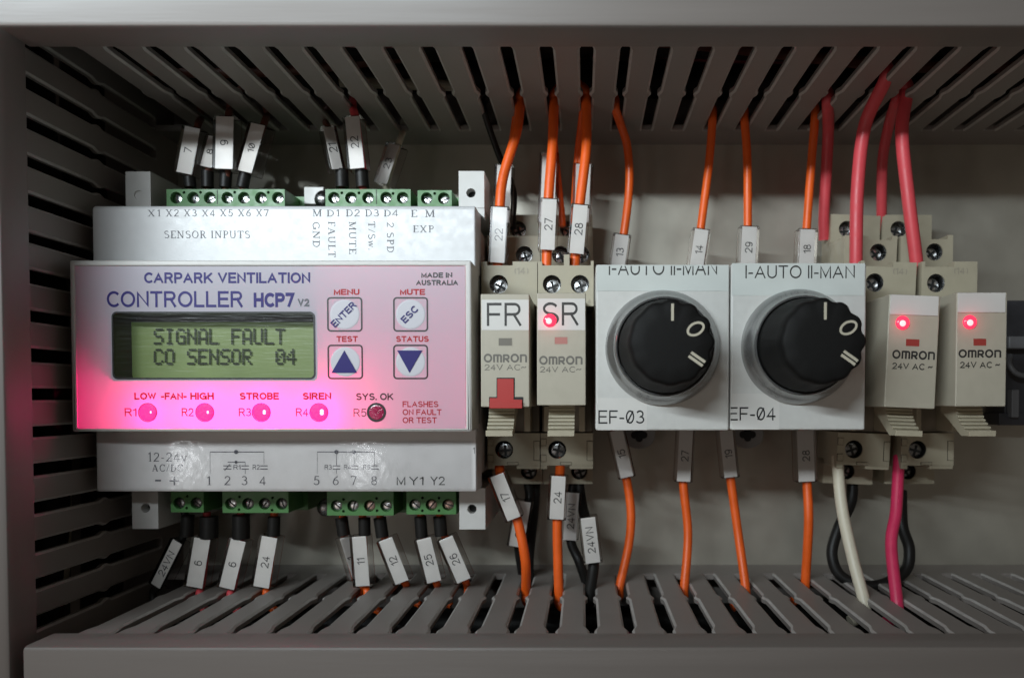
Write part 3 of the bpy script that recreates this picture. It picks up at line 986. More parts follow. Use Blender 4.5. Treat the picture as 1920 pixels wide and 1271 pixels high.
# mounting tabs
for (a, b, c, e, hx, hy, filled) in ((235, 322, 283, 398, 260, 366, True), (860, 321, 908, 390, 883, 362, False), (247, 915, 297, 991, 273, 952, False), (861, 915, 910, 992, 885, 954, False)):
    x0, x1, z0, z1 = prect(a, b, c, e, TB)
    h = W(hx, hy, TB)
    tab = M().prism(rect(x0, x1, z0, z1), 1.0, TB, [circ(h[0], h[1], 1.35, 20)], back=False).build('mounting_tab', 'housing', ct, smooth=25)
    M().lathe(h[0], h[1], [(1.34, TB - (0.5 if filled else 3.5)), (0.1, TB - (0.6 if filled else 3.6))], 20).build('screw_hole', 'housing' if filled else 'hole', tab, smooth=0)
# fin of the right upper tab
x0, x1, z0, z1 = prect(884, 386, 908, 408, TB)
M().prism([(x0, z1), (x1, z1), (x1, z0)], TB - 4, TB - 0.3).build('tab_fin', 'housing', ct)


# green terminal blocks
def terminals(px0, px1, py0, py1, screws, sy, pins, top, split=None, mats=None):
    x0, x1, z0, z1 = prect(px0, py0, px1, py1, TB)
    holes = [circ(*W(s, sy, TB), 1.72, 20) for s in screws] + [circ(*W(p[0], p[1], TB), 0.42, 10) for p in pins]
    zz0, zz1 = (z0 - 3.0, z1) if top else (z0, z1 + 3.0)
    o = M().prism(rect(x0, x1, zz0, zz1), 27.0, TB, holes, back=False).build('terminal_block', 'green', ct, smooth=25)
    for p in pins:
        h = W(p[0], p[1], TB)
        M().lathe(h[0], h[1], [(0.42, TB - 1.2), (0.05, TB - 1.25)], 10).build('test_hole', 'hole', o, smooth=0)
    bx = M()
    if top:
        bx.box(x0 + 0.3, x1 + 1.5, zz0 + 0.3, zz1 + 0.9, 8, 26.9)
    else:
        bx.box(x0 + 0.3, x1 + 1.5, zz0 - 0.9, zz1 - 0.3, 8, 26.9)
    bx.build('block_body', 'green', o, smooth=0)
    for i, s in enumerate(screws):
        h = W(s, sy, TB)
        slotted_screw(h[0] + 0.28, h[1] - 0.25 if top else h[1], TB - 0.9 if top else TB - 0.3, 1.58, (mats or ['steel'] * 9)[i], o, random.choice((25, 110, 50, 140, 75, 160)))
    if split:
        a, b, c, e = prect(split, py0 + 1, split + 1.5, py1, TB)
        M().box(a, b, c, e, TB + 0.01, TB + 0.05).build('seam', 'hole', o, smooth=0)
    return o


terminals(312, 534, 355, 383, (330, 362, 393, 426, 457, 489, 521), 371, ((345, 361), (376, 361), (440, 361), (503, 361)), True, split=407)
terminals(610, 770, 355, 383, (626, 658, 690, 724, 755), 371, ((641, 362), (673, 362), (737, 363)), True, split=705)
terminals(783, 847, 357, 383, (800, 832), 372, ((815, 363),), True)
terminals(320, 382, 924, 960, (336, 368), 943, ((351, 930), (350, 952)), False, mats=['steel_dark', 'steel_dark'])
terminals(417, 541, 925, 961, (433, 465, 496, 528), 944, ((449, 931), (511, 933), (448, 955), (510, 956)), False, mats=['steel', 'steel_dark', 'steel_dark', 'steel_dark'])
terminals(613, 738, 926, 966, (631, 662, 693, 724), 948, ((644, 936), (706, 934), (644, 958), (707, 957)), False, mats=['steel', 'steel', 'copper_screw', 'steel'])
terminals(762, 855, 925, 964, (778, 809, 840), 946, ((792, 933), (823, 933), (792, 957), (823, 957)), False, mats=['steel', 'copper_screw', 'copper_screw'])
for (px, py, mt) in ((602, 371, 'steel_dark'), (607, 953, 'steel_dark')):
    p = W(px, py, 33)
    M().lathe(p[0], p[1], [(2.6, 20), (2.6, 33 - 1.5), (1.8, 33 - 0.4), (0.7, 33)], 20).build('stud', mt, ct, smooth=60)
p = W(592, 364, 28)
M().box(p[0] - 3.6, p[0] + 2.4, p[1] - 3, p[1] + 2.2, 10, 28).build('bracket', 'housing', ct, bevel=0.3)


# ------------------------------------------------------------------ relay sockets and relays
def socket(xc, label, screws1, screws2, screws3, rot=0.0, notch=(), left=True, upright=None):
    """screws are offsets from the left edge; a socket is 16 mm wide"""
    rt = root('relay_socket', (xc, 12, 0), label, 'relay socket', 'relay sockets on the rail')
    a, b = xc - 7.95, xc + 7.95
    M().box(a + 0.15, b - 0.15, -26, 57, 7.6, 9).build('back_frame', 'beige_side', rt)
    tiers = (('upper_terminal_tier', 26.0, 38.7, 27.2, 41.0, screws1, 32.3 if left else 32.6, 2.62), ('middle_terminal_tier', 30.0, 49.0, 13.4, 27.0, screws2, 43.4 if left else 44.2, 2.6),
             ('rear_terminal_tier', 40.0, 58.8, 5.0, 13.2, screws3, 54.2, 2.6),
             ('lower_terminal_tier', -20.6, -10.8, 10.0, 29.0, (5.0,), -15.8, 2.75), ('bottom_terminal_tier', -27.6, -19.8, 5.0, 17.0, (11.6 if left else 7.5,), -23.6, 2.6))
    for nm, z0, z1, d0, d1, scr, zs, r in tiers:
        out = rect(a, b, z0, z1)
        if nm == 'upper_terminal_tier':
            if left and len(scr) == 1:
                out = [(a, z0), (b, z0), (b, z1), (a + 8.9, z1), (a + 8.9, z1 - 1.1), (a + 1.6, z1 - 1.1), (a + 1.6, z1), (a, z1)]
            elif left:
                out = [(a, z0), (b, z0), (b, z1 + 0.2), (b - 0.8, z1 + 0.2), (b - 0.8, z1 - 1.1), (a + 9.0, z1 - 1.1), (a + 9.0, z1 + 2.0), (a + 7.4, z1 + 2.0), (a + 7.4, z1 - 1.1), (a + 1.2, z1 - 1.1), (a + 1.2, z1), (a, z1)]
            else:
                out = [(a, z0), (b, z0), (b, z1), (a + 9.2, z1), (a + 9.2, z1 - 1.5), (a + 1.0, z1 - 1.5), (a + 1.0, z1), (a, z1)]
        elif nm == 'middle_terminal_tier' and not left:
            out = [(a, z0), (b, z0), (b, z1 + 0.3), (b - 1.6, z1 + 0.3), (b - 1.6, z1 - 1.0), (a + 7, z1 - 1.0), (a + 7, z1), (a, z1)]
        holes = [circ(a + s, zs, r, 28) for s in scr]
        t = M().prism(out, d0, d1, holes).build(nm, 'beige', rt, smooth=25)
        for s in scr:
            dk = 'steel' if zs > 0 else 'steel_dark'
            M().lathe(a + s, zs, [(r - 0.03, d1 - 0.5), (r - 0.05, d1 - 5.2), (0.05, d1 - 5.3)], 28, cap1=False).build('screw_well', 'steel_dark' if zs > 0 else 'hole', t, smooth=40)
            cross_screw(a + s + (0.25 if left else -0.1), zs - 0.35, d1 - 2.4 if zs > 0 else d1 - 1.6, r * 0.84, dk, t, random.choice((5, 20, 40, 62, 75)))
        if nm == 'upper_terminal_tier':
            for body, u, zz, h in ((('(14)', 11.2, z1 - 2.6, 1.9), ('3', 9.6, z0 + 2.3, 1.8)) if not left else (('(14)', 11.4, z1 - 2.6, 1.9), ('3', 10.2, z0 + 2.2, 1.8)) if len(scr) == 1 else (('4', 14.6, z0 + 1.4, 1.4),)):
                vs, fs, lv_ = sans_mesh(body, 0.13)
                mm = M()
                cxm = max(p[0] for p in vs) / 2
                mm.v = [(a + u + (p[0] - cxm) * h, zz + (p[1] - 0.5) * h, d1 + 0.09 + 0.006 * l_) for p, l_ in zip(vs, lv_)]
                mm.f = [list(q) for q in fs]
                mm.build('embossed_number', 'beige_side', t, smooth=0)
        if nm == 'lower_terminal_tier':
            for (u0, u1, w0, w1) in ((0.05, 1.7, z1 - 3.7, z1 - 1.7), (0.05, 1.7, z0 + 1.2, z0 + 3.2), (14.1, 15.85, z0 + 1.6, z1 - 2.4), (6.0, 9.4, z0 + 0.25, z0 + 0.9)):
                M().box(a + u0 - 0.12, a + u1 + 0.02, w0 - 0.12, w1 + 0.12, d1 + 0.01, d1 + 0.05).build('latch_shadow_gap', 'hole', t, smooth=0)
                M().box(a + u0 + 0.02, a + u1, w0, w1, d1 - 0.2, d1 + 0.35).build('latch', 'beige', t, bevel=0.1, seg=1)
            # lip under the tier
            M().box(a, a + 2.0, z0 - 1.1, z0, d0 + 4, d1 - 0.2).build('lip', 'beige', t, bevel=0.1, seg=1)
            M().box(a + 8.8, b, z0 - 1.1, z0, d0 + 4, d1 - 0.2).build('lip', 'beige', t, bevel=0.1, seg=1)
    # shell round the relay's foot
    M().box(a + 0.3, b - 0.3, -10.6, 25.8, 9.1, 26).build('relay_seat', 'beige_side', rt, bevel=0.3)
    M().box(b - 4.2, b - 2.4, -10.0, -2.6, 26.1, 36).build('lever_guide', 'beige', rt, bevel=0.2)
    M().box(a + 1.4, a + 2.8, -10.0, -2.6, 26.1, 36).build('lever_guide', 'beige', rt, bevel=0.2)
    # ribbed release lever
    lx = xc - 0.6 if left else xc - 0.2
    m = M()
    prof = [(-1.6, 45.0), (-1.6, 53.0)]
    for i in range(6):
        z = -2.8 - i * 0.95
        d = 53.2 + (i * i) * 0.16
        prof += [(z, d), (z - 0.18, d + 0.55), (z - 0.62, d + 0.65), (z - 0.80, d + 0.15)]
    prof += [(-8.6, 58.6), (-8.6, 60.2), (-10.1, 60.2), (-10.2, 56.2), (-6.0, 49.0), (-4.0, 45.0)]
    m.extrude_x(prof, lx - 3.7, lx + 3.3)
    m.build('release_lever', 'beige', rt, bevel=0.08, seg=1)
    rt.rotation_euler = (0, R(rot), 0)
    return rt


socket(-21.3, 'beige relay socket carrying the FR relay, beside the controller', (4.9,), (11.1,), (8.0,))
socket(-5.2, 'beige relay socket carrying the SR relay with two front screws', (4.0, 12.0), (6.0, 12.2), (8.0,))
socket(85.9, 'beige relay socket right beside the EF-04 switch, two red wires in its screws', (4.2,), (10.3,), (5.2,), rot=2.2, left=False)
socket(104.2, 'beige relay socket at the far end of the rail', (4.2,), (10.3,), (5.2,), left=False)

RD = 60.0


def logo(x0, x1, y0, y1, mt, parent):
    return tbox('omron', x0, x1, y0, y1, RD, mt, parent, font=LOGO, gap=0.14)


def relay(px0, px1, py0, py1, label, rot=0.0):
    x0, x1, z0, z1 = prect(px0, py0, px1, py1, RD)
    rt = root('relay', ((x0 + x1) / 2, (z0 + z1) / 2, 36), label, 'relay', 'plug-in relays')
    return rt, (x0, x1, z0, z1), R(rot)


def relay_case(rt, box, extra_holes=()):
    x0, x1, z0, z1 = box
    M().prism(rect(x0, x1, z0, z1), 27.5, RD, extra_holes).build('case', 'beige_relay', rt, bevel=0.3, smooth=25)


def window(rt, px0, py0, px1, py1, mt):
    x0, x1, z0, z1 = prect(px0, py0, px1, py1, RD)
    o = M().prism(rect(x0 - 0.12, x1 + 0.12, z0 - 0.12, z1 + 0.12), RD - 1, RD + 0.07, [rect(x0, x1, z0, z1)], back=False).build('flag_window', 'beige_relay', rt, smooth=0)
    M().box(x0 - 0.05, x1 + 0.05, z0 - 0.05, z1 + 0.05, RD - 0.5, RD + 0.02).build('flag', mt, o, smooth=0)


def relay_led(rt, px, py, r):
    x, z = W(px, py, RD)
    le = M().lathe(x, z, [(r, RD + 0.12), (r * 0.96, RD + 0.3), (r * 0.7, RD + 0.62), (r * 0.3, RD + 0.75)], 24).build('indicator_lamp', 'led_relay', rt, smooth=60)
    M().lathe(x - 0.2, z - 0.2, [(r * 0.45, RD + 0.7), (r * 0.4, RD + 0.84), (r * 0.15, RD + 0.9)], 14).build('diode', 'led_relay_core', le, smooth=60)
    L = bpy.data.lights.new('diode_light', 'POINT')
    L.energy = 0.00025
    L.color = (1.0, 0.02, 0.06)
    L.shadow_soft_size = 0.0012
    lo = bpy.data.objects.new('diode_light', L)
    COL.objects.link(lo)
    lo.parent = rt
    pc = WORLD[rt.name]
    lo.location = V((x - pc[0], z - pc[1], RD + 2.6 - pc[2]))


# FR relay with its red lever
rt, box, rr = relay(901, 993, 551, 763, 'beige relay marked FR with a red T-shaped lever')
hx = [W(*p, RD) for p in ((931, 708), (965, 708), (965, 744), (981, 744), (981, 762), (917, 762), (917, 744), (931, 744))]
relay_case(rt, box)
o = M().prism(hx, RD + 0.02, RD + 0.10).build('lever_slot', 'hole', rt, smooth=0)
q = [W(*p, RD) for p in ((932.5, 710), (963.5, 710), (963.5, 749), (979.5, 749), (979.5, 764), (918.5, 764), (918.5, 746), (932.5, 746))]
lv = M().prism(q, RD + 0.05, RD + 0.32).build('test_lever', 'red_plastic', rt, bevel=0.08, seg=1)
x0, x1, z0, z1 = prect(918.5, 753, 979.5, 764, RD)
M().box(x0, x1, z0 - 0.2, z1, RD + 0.2, RD + 0.9).build('lever_grip', 'red_plastic', lv, bevel=0.12)
x0, x1, z0, z1 = prect(903, 562, 991.5, 619, RD)
M().box(x0, x1, z0, z1, RD + 0.02, RD + 0.06).build('label_tape', 'white_tape', rt, smooth=0)
tbox('FR', 913, 978, 568, 611, RD, 'ink_dark', rt, bold=0.115, raise_=0.09)
window(rt, 935, 634, 960, 648, 'window_grey')
logo(907, 988, 663, 680, 'ink_grey', rt)
tbox('24V AC~', 908, 987, 683, 694, RD, 'ink_grey', rt)

rt, box, rr = relay(1006.5, 1098.5, 549, 760, 'beige relay marked SR with a lit red lamp beside its letters')
relay_case(rt, box)
x0, x1, z0, z1 = prect(1008, 560, 1097, 619, RD)
M().box(x0, x1, z0, z1, RD + 0.02, RD + 0.06).build('label_tape', 'white_tape', rt, smooth=0)
tbox('SR', 1018, 1085, 567, 610, RD, 'ink_dark', rt, raise_=0.09)
relay_led(rt, 1031, 601, 1.75)
window(rt, 1040, 632, 1064, 645, 'window_pink')
logo(1011, 1092, 667, 684, 'ink_grey', rt)
tbox('24V AC~', 1012, 1090, 687, 698, RD, 'ink_grey', rt)

for (px0, px1, py0, py1, lab, rot, led, win, lg, tx) in (
        (1664, 1757, 553, 765, 'beige relay with a lit red lamp next to the EF-04 switch', 2.2, (1690, 606), (1698, 636, 1723, 649), (1673, 1753, 657, 674), (1673, 1750, 681, 693)),
        (1794, 1886, 548, 762, 'beige relay with a lit red lamp at the far end of the row', 0.0, (1818, 604), (1825, 635, 1849, 648), (1797, 1877, 655, 671), (1799, 1875, 678, 690))):
    rt, box, rr = relay(px0, px1, py0, py1, lab, rot)
    relay_case(rt, box)
    x0, x1, z0, z1 = prect(px0 + 1.5, py0 + 1, px1 - 1.5, py0 + 38, RD)
    M().box(x0, x1, z0, z1, RD + 0.02, RD + 0.25).build('name_plate', 'white_tape', rt, bevel=0.08, seg=1)
    relay_led(rt, led[0], led[1], 1.85)
    window(rt, *win, 'window_red')
    logo(*lg, 'ink_dark', rt)
    tbox('24V AC ~', *tx, RD, 'ink_dark', rt, bold=0.165)
    rt.rotation_euler = (0, rr, 0)


# ------------------------------------------------------------------ selector switches
SD = 58.0


def selector(px0, px1, py0, py1, label, name_txt, nx, ny, top_txt, tape_bottom):
    x0, x1, z0, z1 = prect(px0, py0, px1, py1, SD)
    cx, cz = (x0 + x1) / 2, (z0 + z1) / 2
    rt = root('selector_switch', (cx, cz, 0), label, 'selector switch', 'rotary selector switches')
    M().box(x0, x1, z0, z1, 40, SD).build('face_plate', 'switch_white', rt, bevel=0.55, seg=3)
    M().box(x0 + 0.8, x1 - 0.8, z0 - 0.6, z1 - 1.2, 7.6, 39.9).build('body', 'switch_side', rt, bevel=0.4)
    for zz, s in ((z0 - 2.0, -1), (z1 + 1.0, 1)):
        hx_, hz_ = cx + (-2.5 if s < 0 else 3.0), zz + s * 2.2
        pl_ = [(hx_ - 5.2, zz + 2.5 * -s)] + [(hx_ + 5.2 * math.cos(a), hz_ + 4.0 * math.sin(a) * s) for a in [R(180 - 15 * k) for k in range(13)]] + [(hx_ + 5.2, zz + 2.5 * -s)]
        f = M().prism(pl_, 7.6, 10.5).build('mounting_foot', 'switch_side', rt, bevel=0.3)
        if s < 0:
            c = M()
            for k in range(4):
                a = R(90 * k)
                c.lathe(hx_ + 1.5 * math.cos(a), hz_ + 1.1 * math.sin(a) + 0.6, [(1.25, 10.52 + 0.01 * k), (0.02, 10.53 + 0.01 * k)], 14)
            c.build('screw_hole', 'hole', f, smooth=0)
    # satin bezel
    prof = [(15.1, SD - 0.2), (15.0, SD + 0.9), (14.6, SD + 1.9), (13.9, SD + 2.9), (13.2, SD + 3.9), (12.9, SD + 4.9), (12.75, SD + 5.6), (12.5, SD + 5.85), (12.2, SD + 5.7), (12.1, SD + 4.0)]
    M().lathe(cx, cz, prof, 72, cap1=False).build('bezel', 'silver', rt, smooth=60)

    def rf(r, d, a):
        t = max(0.0, min(1.0, (d - 66.0) / 6.0))
        w = 0.5 - 0.5 * math.cos(12 * (a - math.pi / 2))
        right = 0.5 + 0.5 * math.tanh(2.6 * math.cos(a - R(28)) - 0.6)
        return r - t * (0.22 + 0.55 * right) * w ** 1.4
    prof = [(11.85, SD + 4.2), (11.8, SD + 7.0), (11.5, SD + 9.0), (10.7, SD + 13.0), (10.4, SD + 17.0), (10.2, SD + 19.6), (9.8, SD + 20.6), (9.2, SD + 21.0), (6.0, SD + 21.2), (2.0, SD + 21.25)]
    kn = M().lathe(cx, cz, prof, 144, rfun=rf).build('knob', 'knob', rt, smooth=42)
    KD = SD + 21.25
    m = M()                                # I, O and II
    for ang, kind in ((90, 'I'), (29, 'O'), (-35, 'II')):
        ca, sa = math.cos(R(ang)), math.sin(R(ang))
        rc = 6.9 if kind == 'I' else (6.2 if kind == 'O' else 7.0)
        c = (cx + rc * ca, cz + rc * sa)

        def T(u, v):
            return (c[0] + u * ca - v * sa, c[1] + u * sa + v * ca)
        if kind == 'O':
            loop = [T(2.0 * math.cos(q) * (0.9 + 0.1 * abs(math.cos(q))), 1.3 * math.sin(q)) for q in [2 * math.pi * j / 28 for j in range(29)]]
            vs, fs = strip(loop[:-1] + [loop[0]], 0.55)
            i = len(m.v)
            m.v += [(p[0], p[1], KD + 0.06) for p in vs]
            m.f += [[i + k for k in q_] for q_ in fs]
        else:
            for off in ((0,) if kind == 'I' else (-0.52, 0.52)):
                m.face([(*T(-2.0, off - 0.33), KD + 0.06), (*T(2.0, off - 0.33), KD + 0.06), (*T(2.0, off + 0.33), KD + 0.06), (*T(-2.0, off + 0.33), KD + 0.06)])
    m.build('position_marks', 'ink_cream', kn, smooth=0)
    # tapes
    a, b, c, e = prect(px0 + 1.5, py0 + 2, px1 - 1, tape_bottom, SD)
    M().box(a, b, c, z1 + 0.03, SD + 0.02, SD + 0.10).build('legend_tape', 'gloss_tape', rt, bevel=0.03, seg=1)
    zc = W(0, py0 + 2, SD)[1]
    tbox('I-AUTO II-MAN', *top_txt, SD, 'ink_dark', rt, raise_=0.13, clip=(0, zc, 0, 1))
    a, b, c, e = prect(nx[0], ny[0], nx[1], ny[1], SD)
    M().box(a, b, c, e, SD + 0.02, SD + 0.07).build('name_tape', 'white_tape', rt, smooth=0)
    xcut = W(px0 + 3, 0, SD)[0]
    tbox(name_txt[0], *name_txt[1], SD, 'ink_black', rt, raise_=0.10, clip=(xcut, 0, -1, 0))
    return rt


selector(1117, 1367, 497, 807, 'white rotary selector switch labelled EF-03 with black knob', ('EF-\u00d83', (1122, 1208, 769, 794)), (1120, 1213), (746, 806), (1142, 1344, 488, 516), 546)
selector(1371, 1622, 494, 806, 'white rotary selector switch labelled EF-04 with black knob', ('EF-\u00d84', (1366, 1454, 763, 788)), (1372.5, 1461), (738, 805), (1398, 1602, 498, 522), 554)


# ------------------------------------------------------------------ wires with marker sleeves
def wire(label, pts, r, material, marks=(), tip=None, cat='wire', group='labelled control wires', name='wire'):
    P = []
    for p in pts:
        if p[0] == 'T':
            x, z, d = on_z(p[1], p[2], ZT + 1.0)
            P.append((x, z, d))
            sd = 1 if x < 0 else -1
            P.append((x + sd * 0.4, z + 3.4, d + 0.5))
            P.append((x + sd * 4.4, z + 5.6, d + 1.4))
        elif p[0] == 'B':
            x, z, d = on_z(p[1], p[2], ZB - 1.0)
            P.append((x, z, d))
            sd = 1 if x < 0 else -1
            P.append((x + sd * 0.4, z - 3.4, d + 0.5))
            P.append((x + sd * 4.4, z - 5.6, d + 1.4))
        else:
            x, z = W(p[0], p[1], p[2])
            P.append((x, z, p[2]))
    base = P[0]
    rt = root(name, base, label, cat, group)
    M().tube(spline(P), r).build('insulation', material, rt, smooth=60)
    if tip:
        (ax, ay), (bx, by), d, tr = tip
        d, tr = d + 1.3, max(tr, 1.7)
        a, b = W(ax, ay, d), W(bx, by, d)
        M().tube([(a[0], a[1], d), (b[0], b[1], d)], tr).build('ferrule', 'black_wire', rt, smooth=60)
    for mk in marks:
        (ax, ay), (bx, by), d, wpx, txt = mk[:5]
        yaw = R(mk[5]) if len(mk) > 5 else 0.0
        a, b = Vector((*W(ax, ay, d), d)), Vector((*W(bx, by, d), d))
        u = (a - b)
        L = u.length
        u.normalize()
        n = Vector((0, 0, 1))
        v = n.cross(u).normalized()          # points to the left of the reading direction
        rot = Matrix.Rotation(yaw, 3, u)
        n, v = rot @ n, rot @ v
        w = wpx / sc(d)
        c = (a + b) / 2
        sl = M().obox(c + n * 0.35, u, v, n, L / 2 + 0.25, w / 2 + 0.75, 2.3).build('marker_sleeve', 'sleeve', rt, bevel=0.35)
        M().obox(c + n * 2.0, u, v, n, L / 2, w / 2, 0.09).build('label_card', 'card', sl, smooth=0)
        if txt:
            ang = math.degrees(math.atan2(u.y, u.x))
            cp = c + n * 2.0
            vs, fs, lev = sans_mesh(txt, 0.115)
            x0, x1 = min(p[0] for p in vs), max(p[0] for p in vs)
            y0, y1 = min(p[1] for p in vs), max(p[1] for p in vs)
            h = 2.35
            kx = h * 0.92
            m = M()
            for p, l_ in zip(vs, lev):
                q = cp + u * ((p[0] - (x0 + x1) / 2) * kx) + v * ((p[1] - (y0 + y1) / 2) / max(.01, y1 - y0) * h) + n * (0.14 + 0.006 * l_)
                m.v.append(tuple(q))
            m.f = [list(f) for f in fs]
            m.build('lettering', 'ink_black', sl, smooth=0)
    return rt


TD = 32.0
# controller, upper row
wire('brown wire with marker 7, first of the markers above the controller', [(357, 362, TD), (356, 330, TD), (370, 240, TD), ('T', 377, 222)], 1.0, 'brown_wire', [((368, 244), (352, 329), TD + 1, 28, '7')], ((357, 352), (355, 333), TD, 1.5))
wire('wire with a tilted marker tucked behind marker 9', [(389, 362, TD), (390, 325, TD), (415, 250, 27), ('T', 430, 222)], 1.0, 'brown_wire', [((412, 262), (396, 318), 31.5, 28, '8', -20)], ((389, 352), (389, 322), TD, 1.5))
wire('brown wire with the upright marker 9 overlapping a tilted marker above the controller', [(423, 362, TD), (426, 320, TD + 2), (428, 222, TD + 2), ('T', 432, 205)], 1.0, 'brown_wire', [((428, 224), (426, 321), TD + 3, 32, '9')], ((422, 352), (424, 322), TD, 1.5))
wire('brown wire with marker 10, its top leaning away from marker 9', [(455, 362, TD), (462, 325, TD + 1), (494, 235, TD + 1), ('T', 500, 218)], 1.0, 'brown_wire', [((493, 239), (468, 327), TD + 2, 31, '1\u00d8', -16)], ((454, 352), (460, 326), TD, 1.5))
wire('brown wire with leaning marker 21 above the controller', [(643, 362, TD), (636, 322, TD), (614, 240, 29), ('T', 610, 228)], 1.0, 'brown_wire', [((614, 244), (631, 322), 33.5, 19, '21', 26)], ((642, 352), (641, 319), TD, 1.9))
wire('red-brown wire with white marker 22 above the controller', [(681, 362, TD), (680, 322, TD + 1), (666, 222, TD + 1), ('T', 662, 204)], 1.2, 'red_wire', [((664, 224), (674, 320), TD + 2, 26, '22')], ((680, 352), (678, 320), TD, 1.9))
wire('cream wire with a dim marker 23 above the controller', [(724, 362, 22), (726, 340, 22), (748, 268, 22), ('T', 756, 246)], 1.0, 'white_wire', [((746, 276), (722, 348), 22, 24, '23', -20)])
# controller, lower row
for lab, pts, mk, tip, mt in (
        ('black wire with slanted marker 24VN under the controller', [(345, 950, 30), (345, 1000, 30), (300, 1095, 30), ('B', 288, 1105)], ((342, 1014), (301, 1096), 31, 21, '24VN', -12), ((352, 965), (350, 1005), 30, 1.9), 'black_wire'),
        ('red wire with white marker 6 nearest the slanted 24VN marker', [(388, 960, 31), (388, 1000, 31), (378, 1095, 31), ('B', 374, 1112)], ((386, 1007), (371, 1097), 32, 30, '6'), ((392, 968), (392, 1008), 31, 2.6), 'red_wire'),
        ('red wire with white marker 6 next to marker 24', [(452, 955, 31), (452, 1000, 31), (438, 1095, 31), ('B', 432, 1112)], ((453, 1010), (431, 1099), 32, 28, '6'), ((452, 965), (452, 1009), 31, 2.5), 'red_wire'),
        ('orange wire with marker 24 under the controller, next after the two markers 6', [(514, 955, 31), (513, 1000, 31), (501, 1095, 31), ('B', 499, 1110)], ((511, 1004), (495, 1097), 32, 29, '24'), ((514, 968), (513, 1004), 31, 1.8), 'orange'),
        ('wire with a turned marker tucked behind marker 11', [(642, 960, 29), (645, 1000, 29), (668, 1090, 28), ('B', 674, 1104)], ((643, 1006), (668, 1084), 29, 17, '1', 30), ((640, 970), (645, 1003), 29, 1.9), 'orange'),
        ('orange wire with marker 11 overlapping a turned marker under the controller', [(680, 960, 31), (681, 1000, 31), (685, 1090, 31), ('B', 688, 1110)], ((677, 1003), (684, 1095), 32, 26, '11'), ((683, 970), (684, 1003), 31, 1.8), 'orange'),
        ('orange wire with leaning marker 12 between markers 11 and 25', [(712, 960, 31), (718, 1000, 31), (756, 1085, 31), ('B', 763, 1098)], ((726, 1008), (757, 1088), 32, 26, '12'), ((712, 970), (717, 1006), 31, 1.9), 'orange'),
        ('orange wire with marker 25, last but one under the controller', [(789, 960, 31), (792, 1000, 31), (816, 1085, 31), ('B', 821, 1099)], ((797, 1007), (817, 1087), 32, 27, '25'), ((788, 968), (791, 1007), 31, 1.8), 'orange'),
        ('orange wire with leaning marker 26, last under the controller', [(824, 960, 31), (832, 1000, 31), (868, 1080, 31), ('B', 876, 1098)], ((838, 1006), (872, 1085), 32, 27, '26'), ((824, 968), (827, 1004), 31, 1.9), 'orange')):
    wire(lab, pts, 1.1, mt, [mk], tip)
# into the left pair of sockets
OR = 1.45
wire('orange wire with marker 22 rising from the FR relay socket', [(932, 520, 37), (933, 495, 37), (937, 390, 37), (944, 330, 36.5), (968, 250, 35.5), ('T', 975, 198)], OR, 'orange', [((939, 392), (934, 495), 37.5, 26, '22')])
wire('orange wire with marker 27 in the SR socket screw nearer the FR relay', [(1024, 520, 37), (1025, 490, 37), (1028, 380, 37), (1036, 270, 36), ('T', 1039, 196)], OR, 'orange', [((1031, 377), (1027, 471), 37.5, 26, '27')])
wire('orange wire with marker 28 in the SR socket screw nearer the EF-03 switch', [(1076, 520, 37), (1078, 490, 37), (1087, 385, 37), (1099, 280, 36), ('T', 1099, 192)], OR, 'orange', [((1089, 388), (1081, 478), 37.5, 26, '28')])
wire('thin black wire curving behind the orange wire of marker 22', [(962, 430, 16), (962, 405, 16), (962, 355, 18), (935, 290, 22), ('T', 908, 210)], 1.0, 'black_wire')
wire('orange wire with a half-hidden marker behind marker 22', [(945, 410, 22), (945, 390, 22), (950, 310, 24), (962, 260, 26), ('T', 968, 215)], 1.2, 'orange', [((947, 314), (943, 420), 23, 26, '')])
wire('orange wire with a half-hidden marker between markers 22 and 28', [(1022, 430, 22), (1024, 390, 22), (1033, 290, 26), ('T', 1036, 212)], 1.2, 'orange', [((1031, 292), (1026, 420), 24, 26, '')])
wire('thin orange wire bowing behind marker 27', [(1055, 425, 20), (1054, 405, 20), (1046, 330, 22), (1040, 270, 24), ('T', 1038, 214)], 1.0, 'orange')
wire('dark orange wire with a half-hidden marker behind marker 28', [(1084, 430, 22), (1086, 390, 22), (1088, 290, 25), ('T', 1095, 212)], 1.2, 'orange', [((1094, 312), (1090, 420), 24, 27, '')])
wire('dark orange wire just left of marker 28', [(1076, 420, 23), (1076, 380, 23), (1082, 290, 25), ('T', 1092, 205)], 0.9, 'orange')
# switch wires, upper row
SW = 19.0
wire('bowed orange wire with marker 13 rising behind the EF-03 switch', [(1155, 540, SW), (1159, 495, SW), (1171, 430, SW), (1180, 345, SW), (1176, 275, 20), (1163, 232, 22), ('T', 1154, 205)], 1.32, 'orange', [((1166, 443), (1157, 508), SW + .5, 25, '13')])
wire('straight orange wire with marker 14 rising behind the EF-03 switch', [(1301, 540, SW), (1305, 495, SW), (1315, 420, SW), (1329, 310, SW), ('T', 1336, 224)], 1.32, 'orange', [((1314, 433), (1303, 508), SW + .5, 25, '14')])
wire('orange wire with marker 29 above the EF-04 switch, beside its letter I', [(1399, 540, SW), (1400, 495, SW), (1402, 420, SW), (1401, 300, SW), ('T', 1396, 226)], 1.32, 'orange', [((1403, 428), (1399, 506), SW + .5, 27, '29')])
wire('orange wire with marker 18 above the EF-04 switch, next to a red wire', [(1509, 540, SW), (1509, 495, SW), (1513, 420, SW), (1521, 310, SW), ('T', 1528, 222)], 1.32, 'orange', [((1511, 433), (1508, 506), SW + .5, 27, '18')])
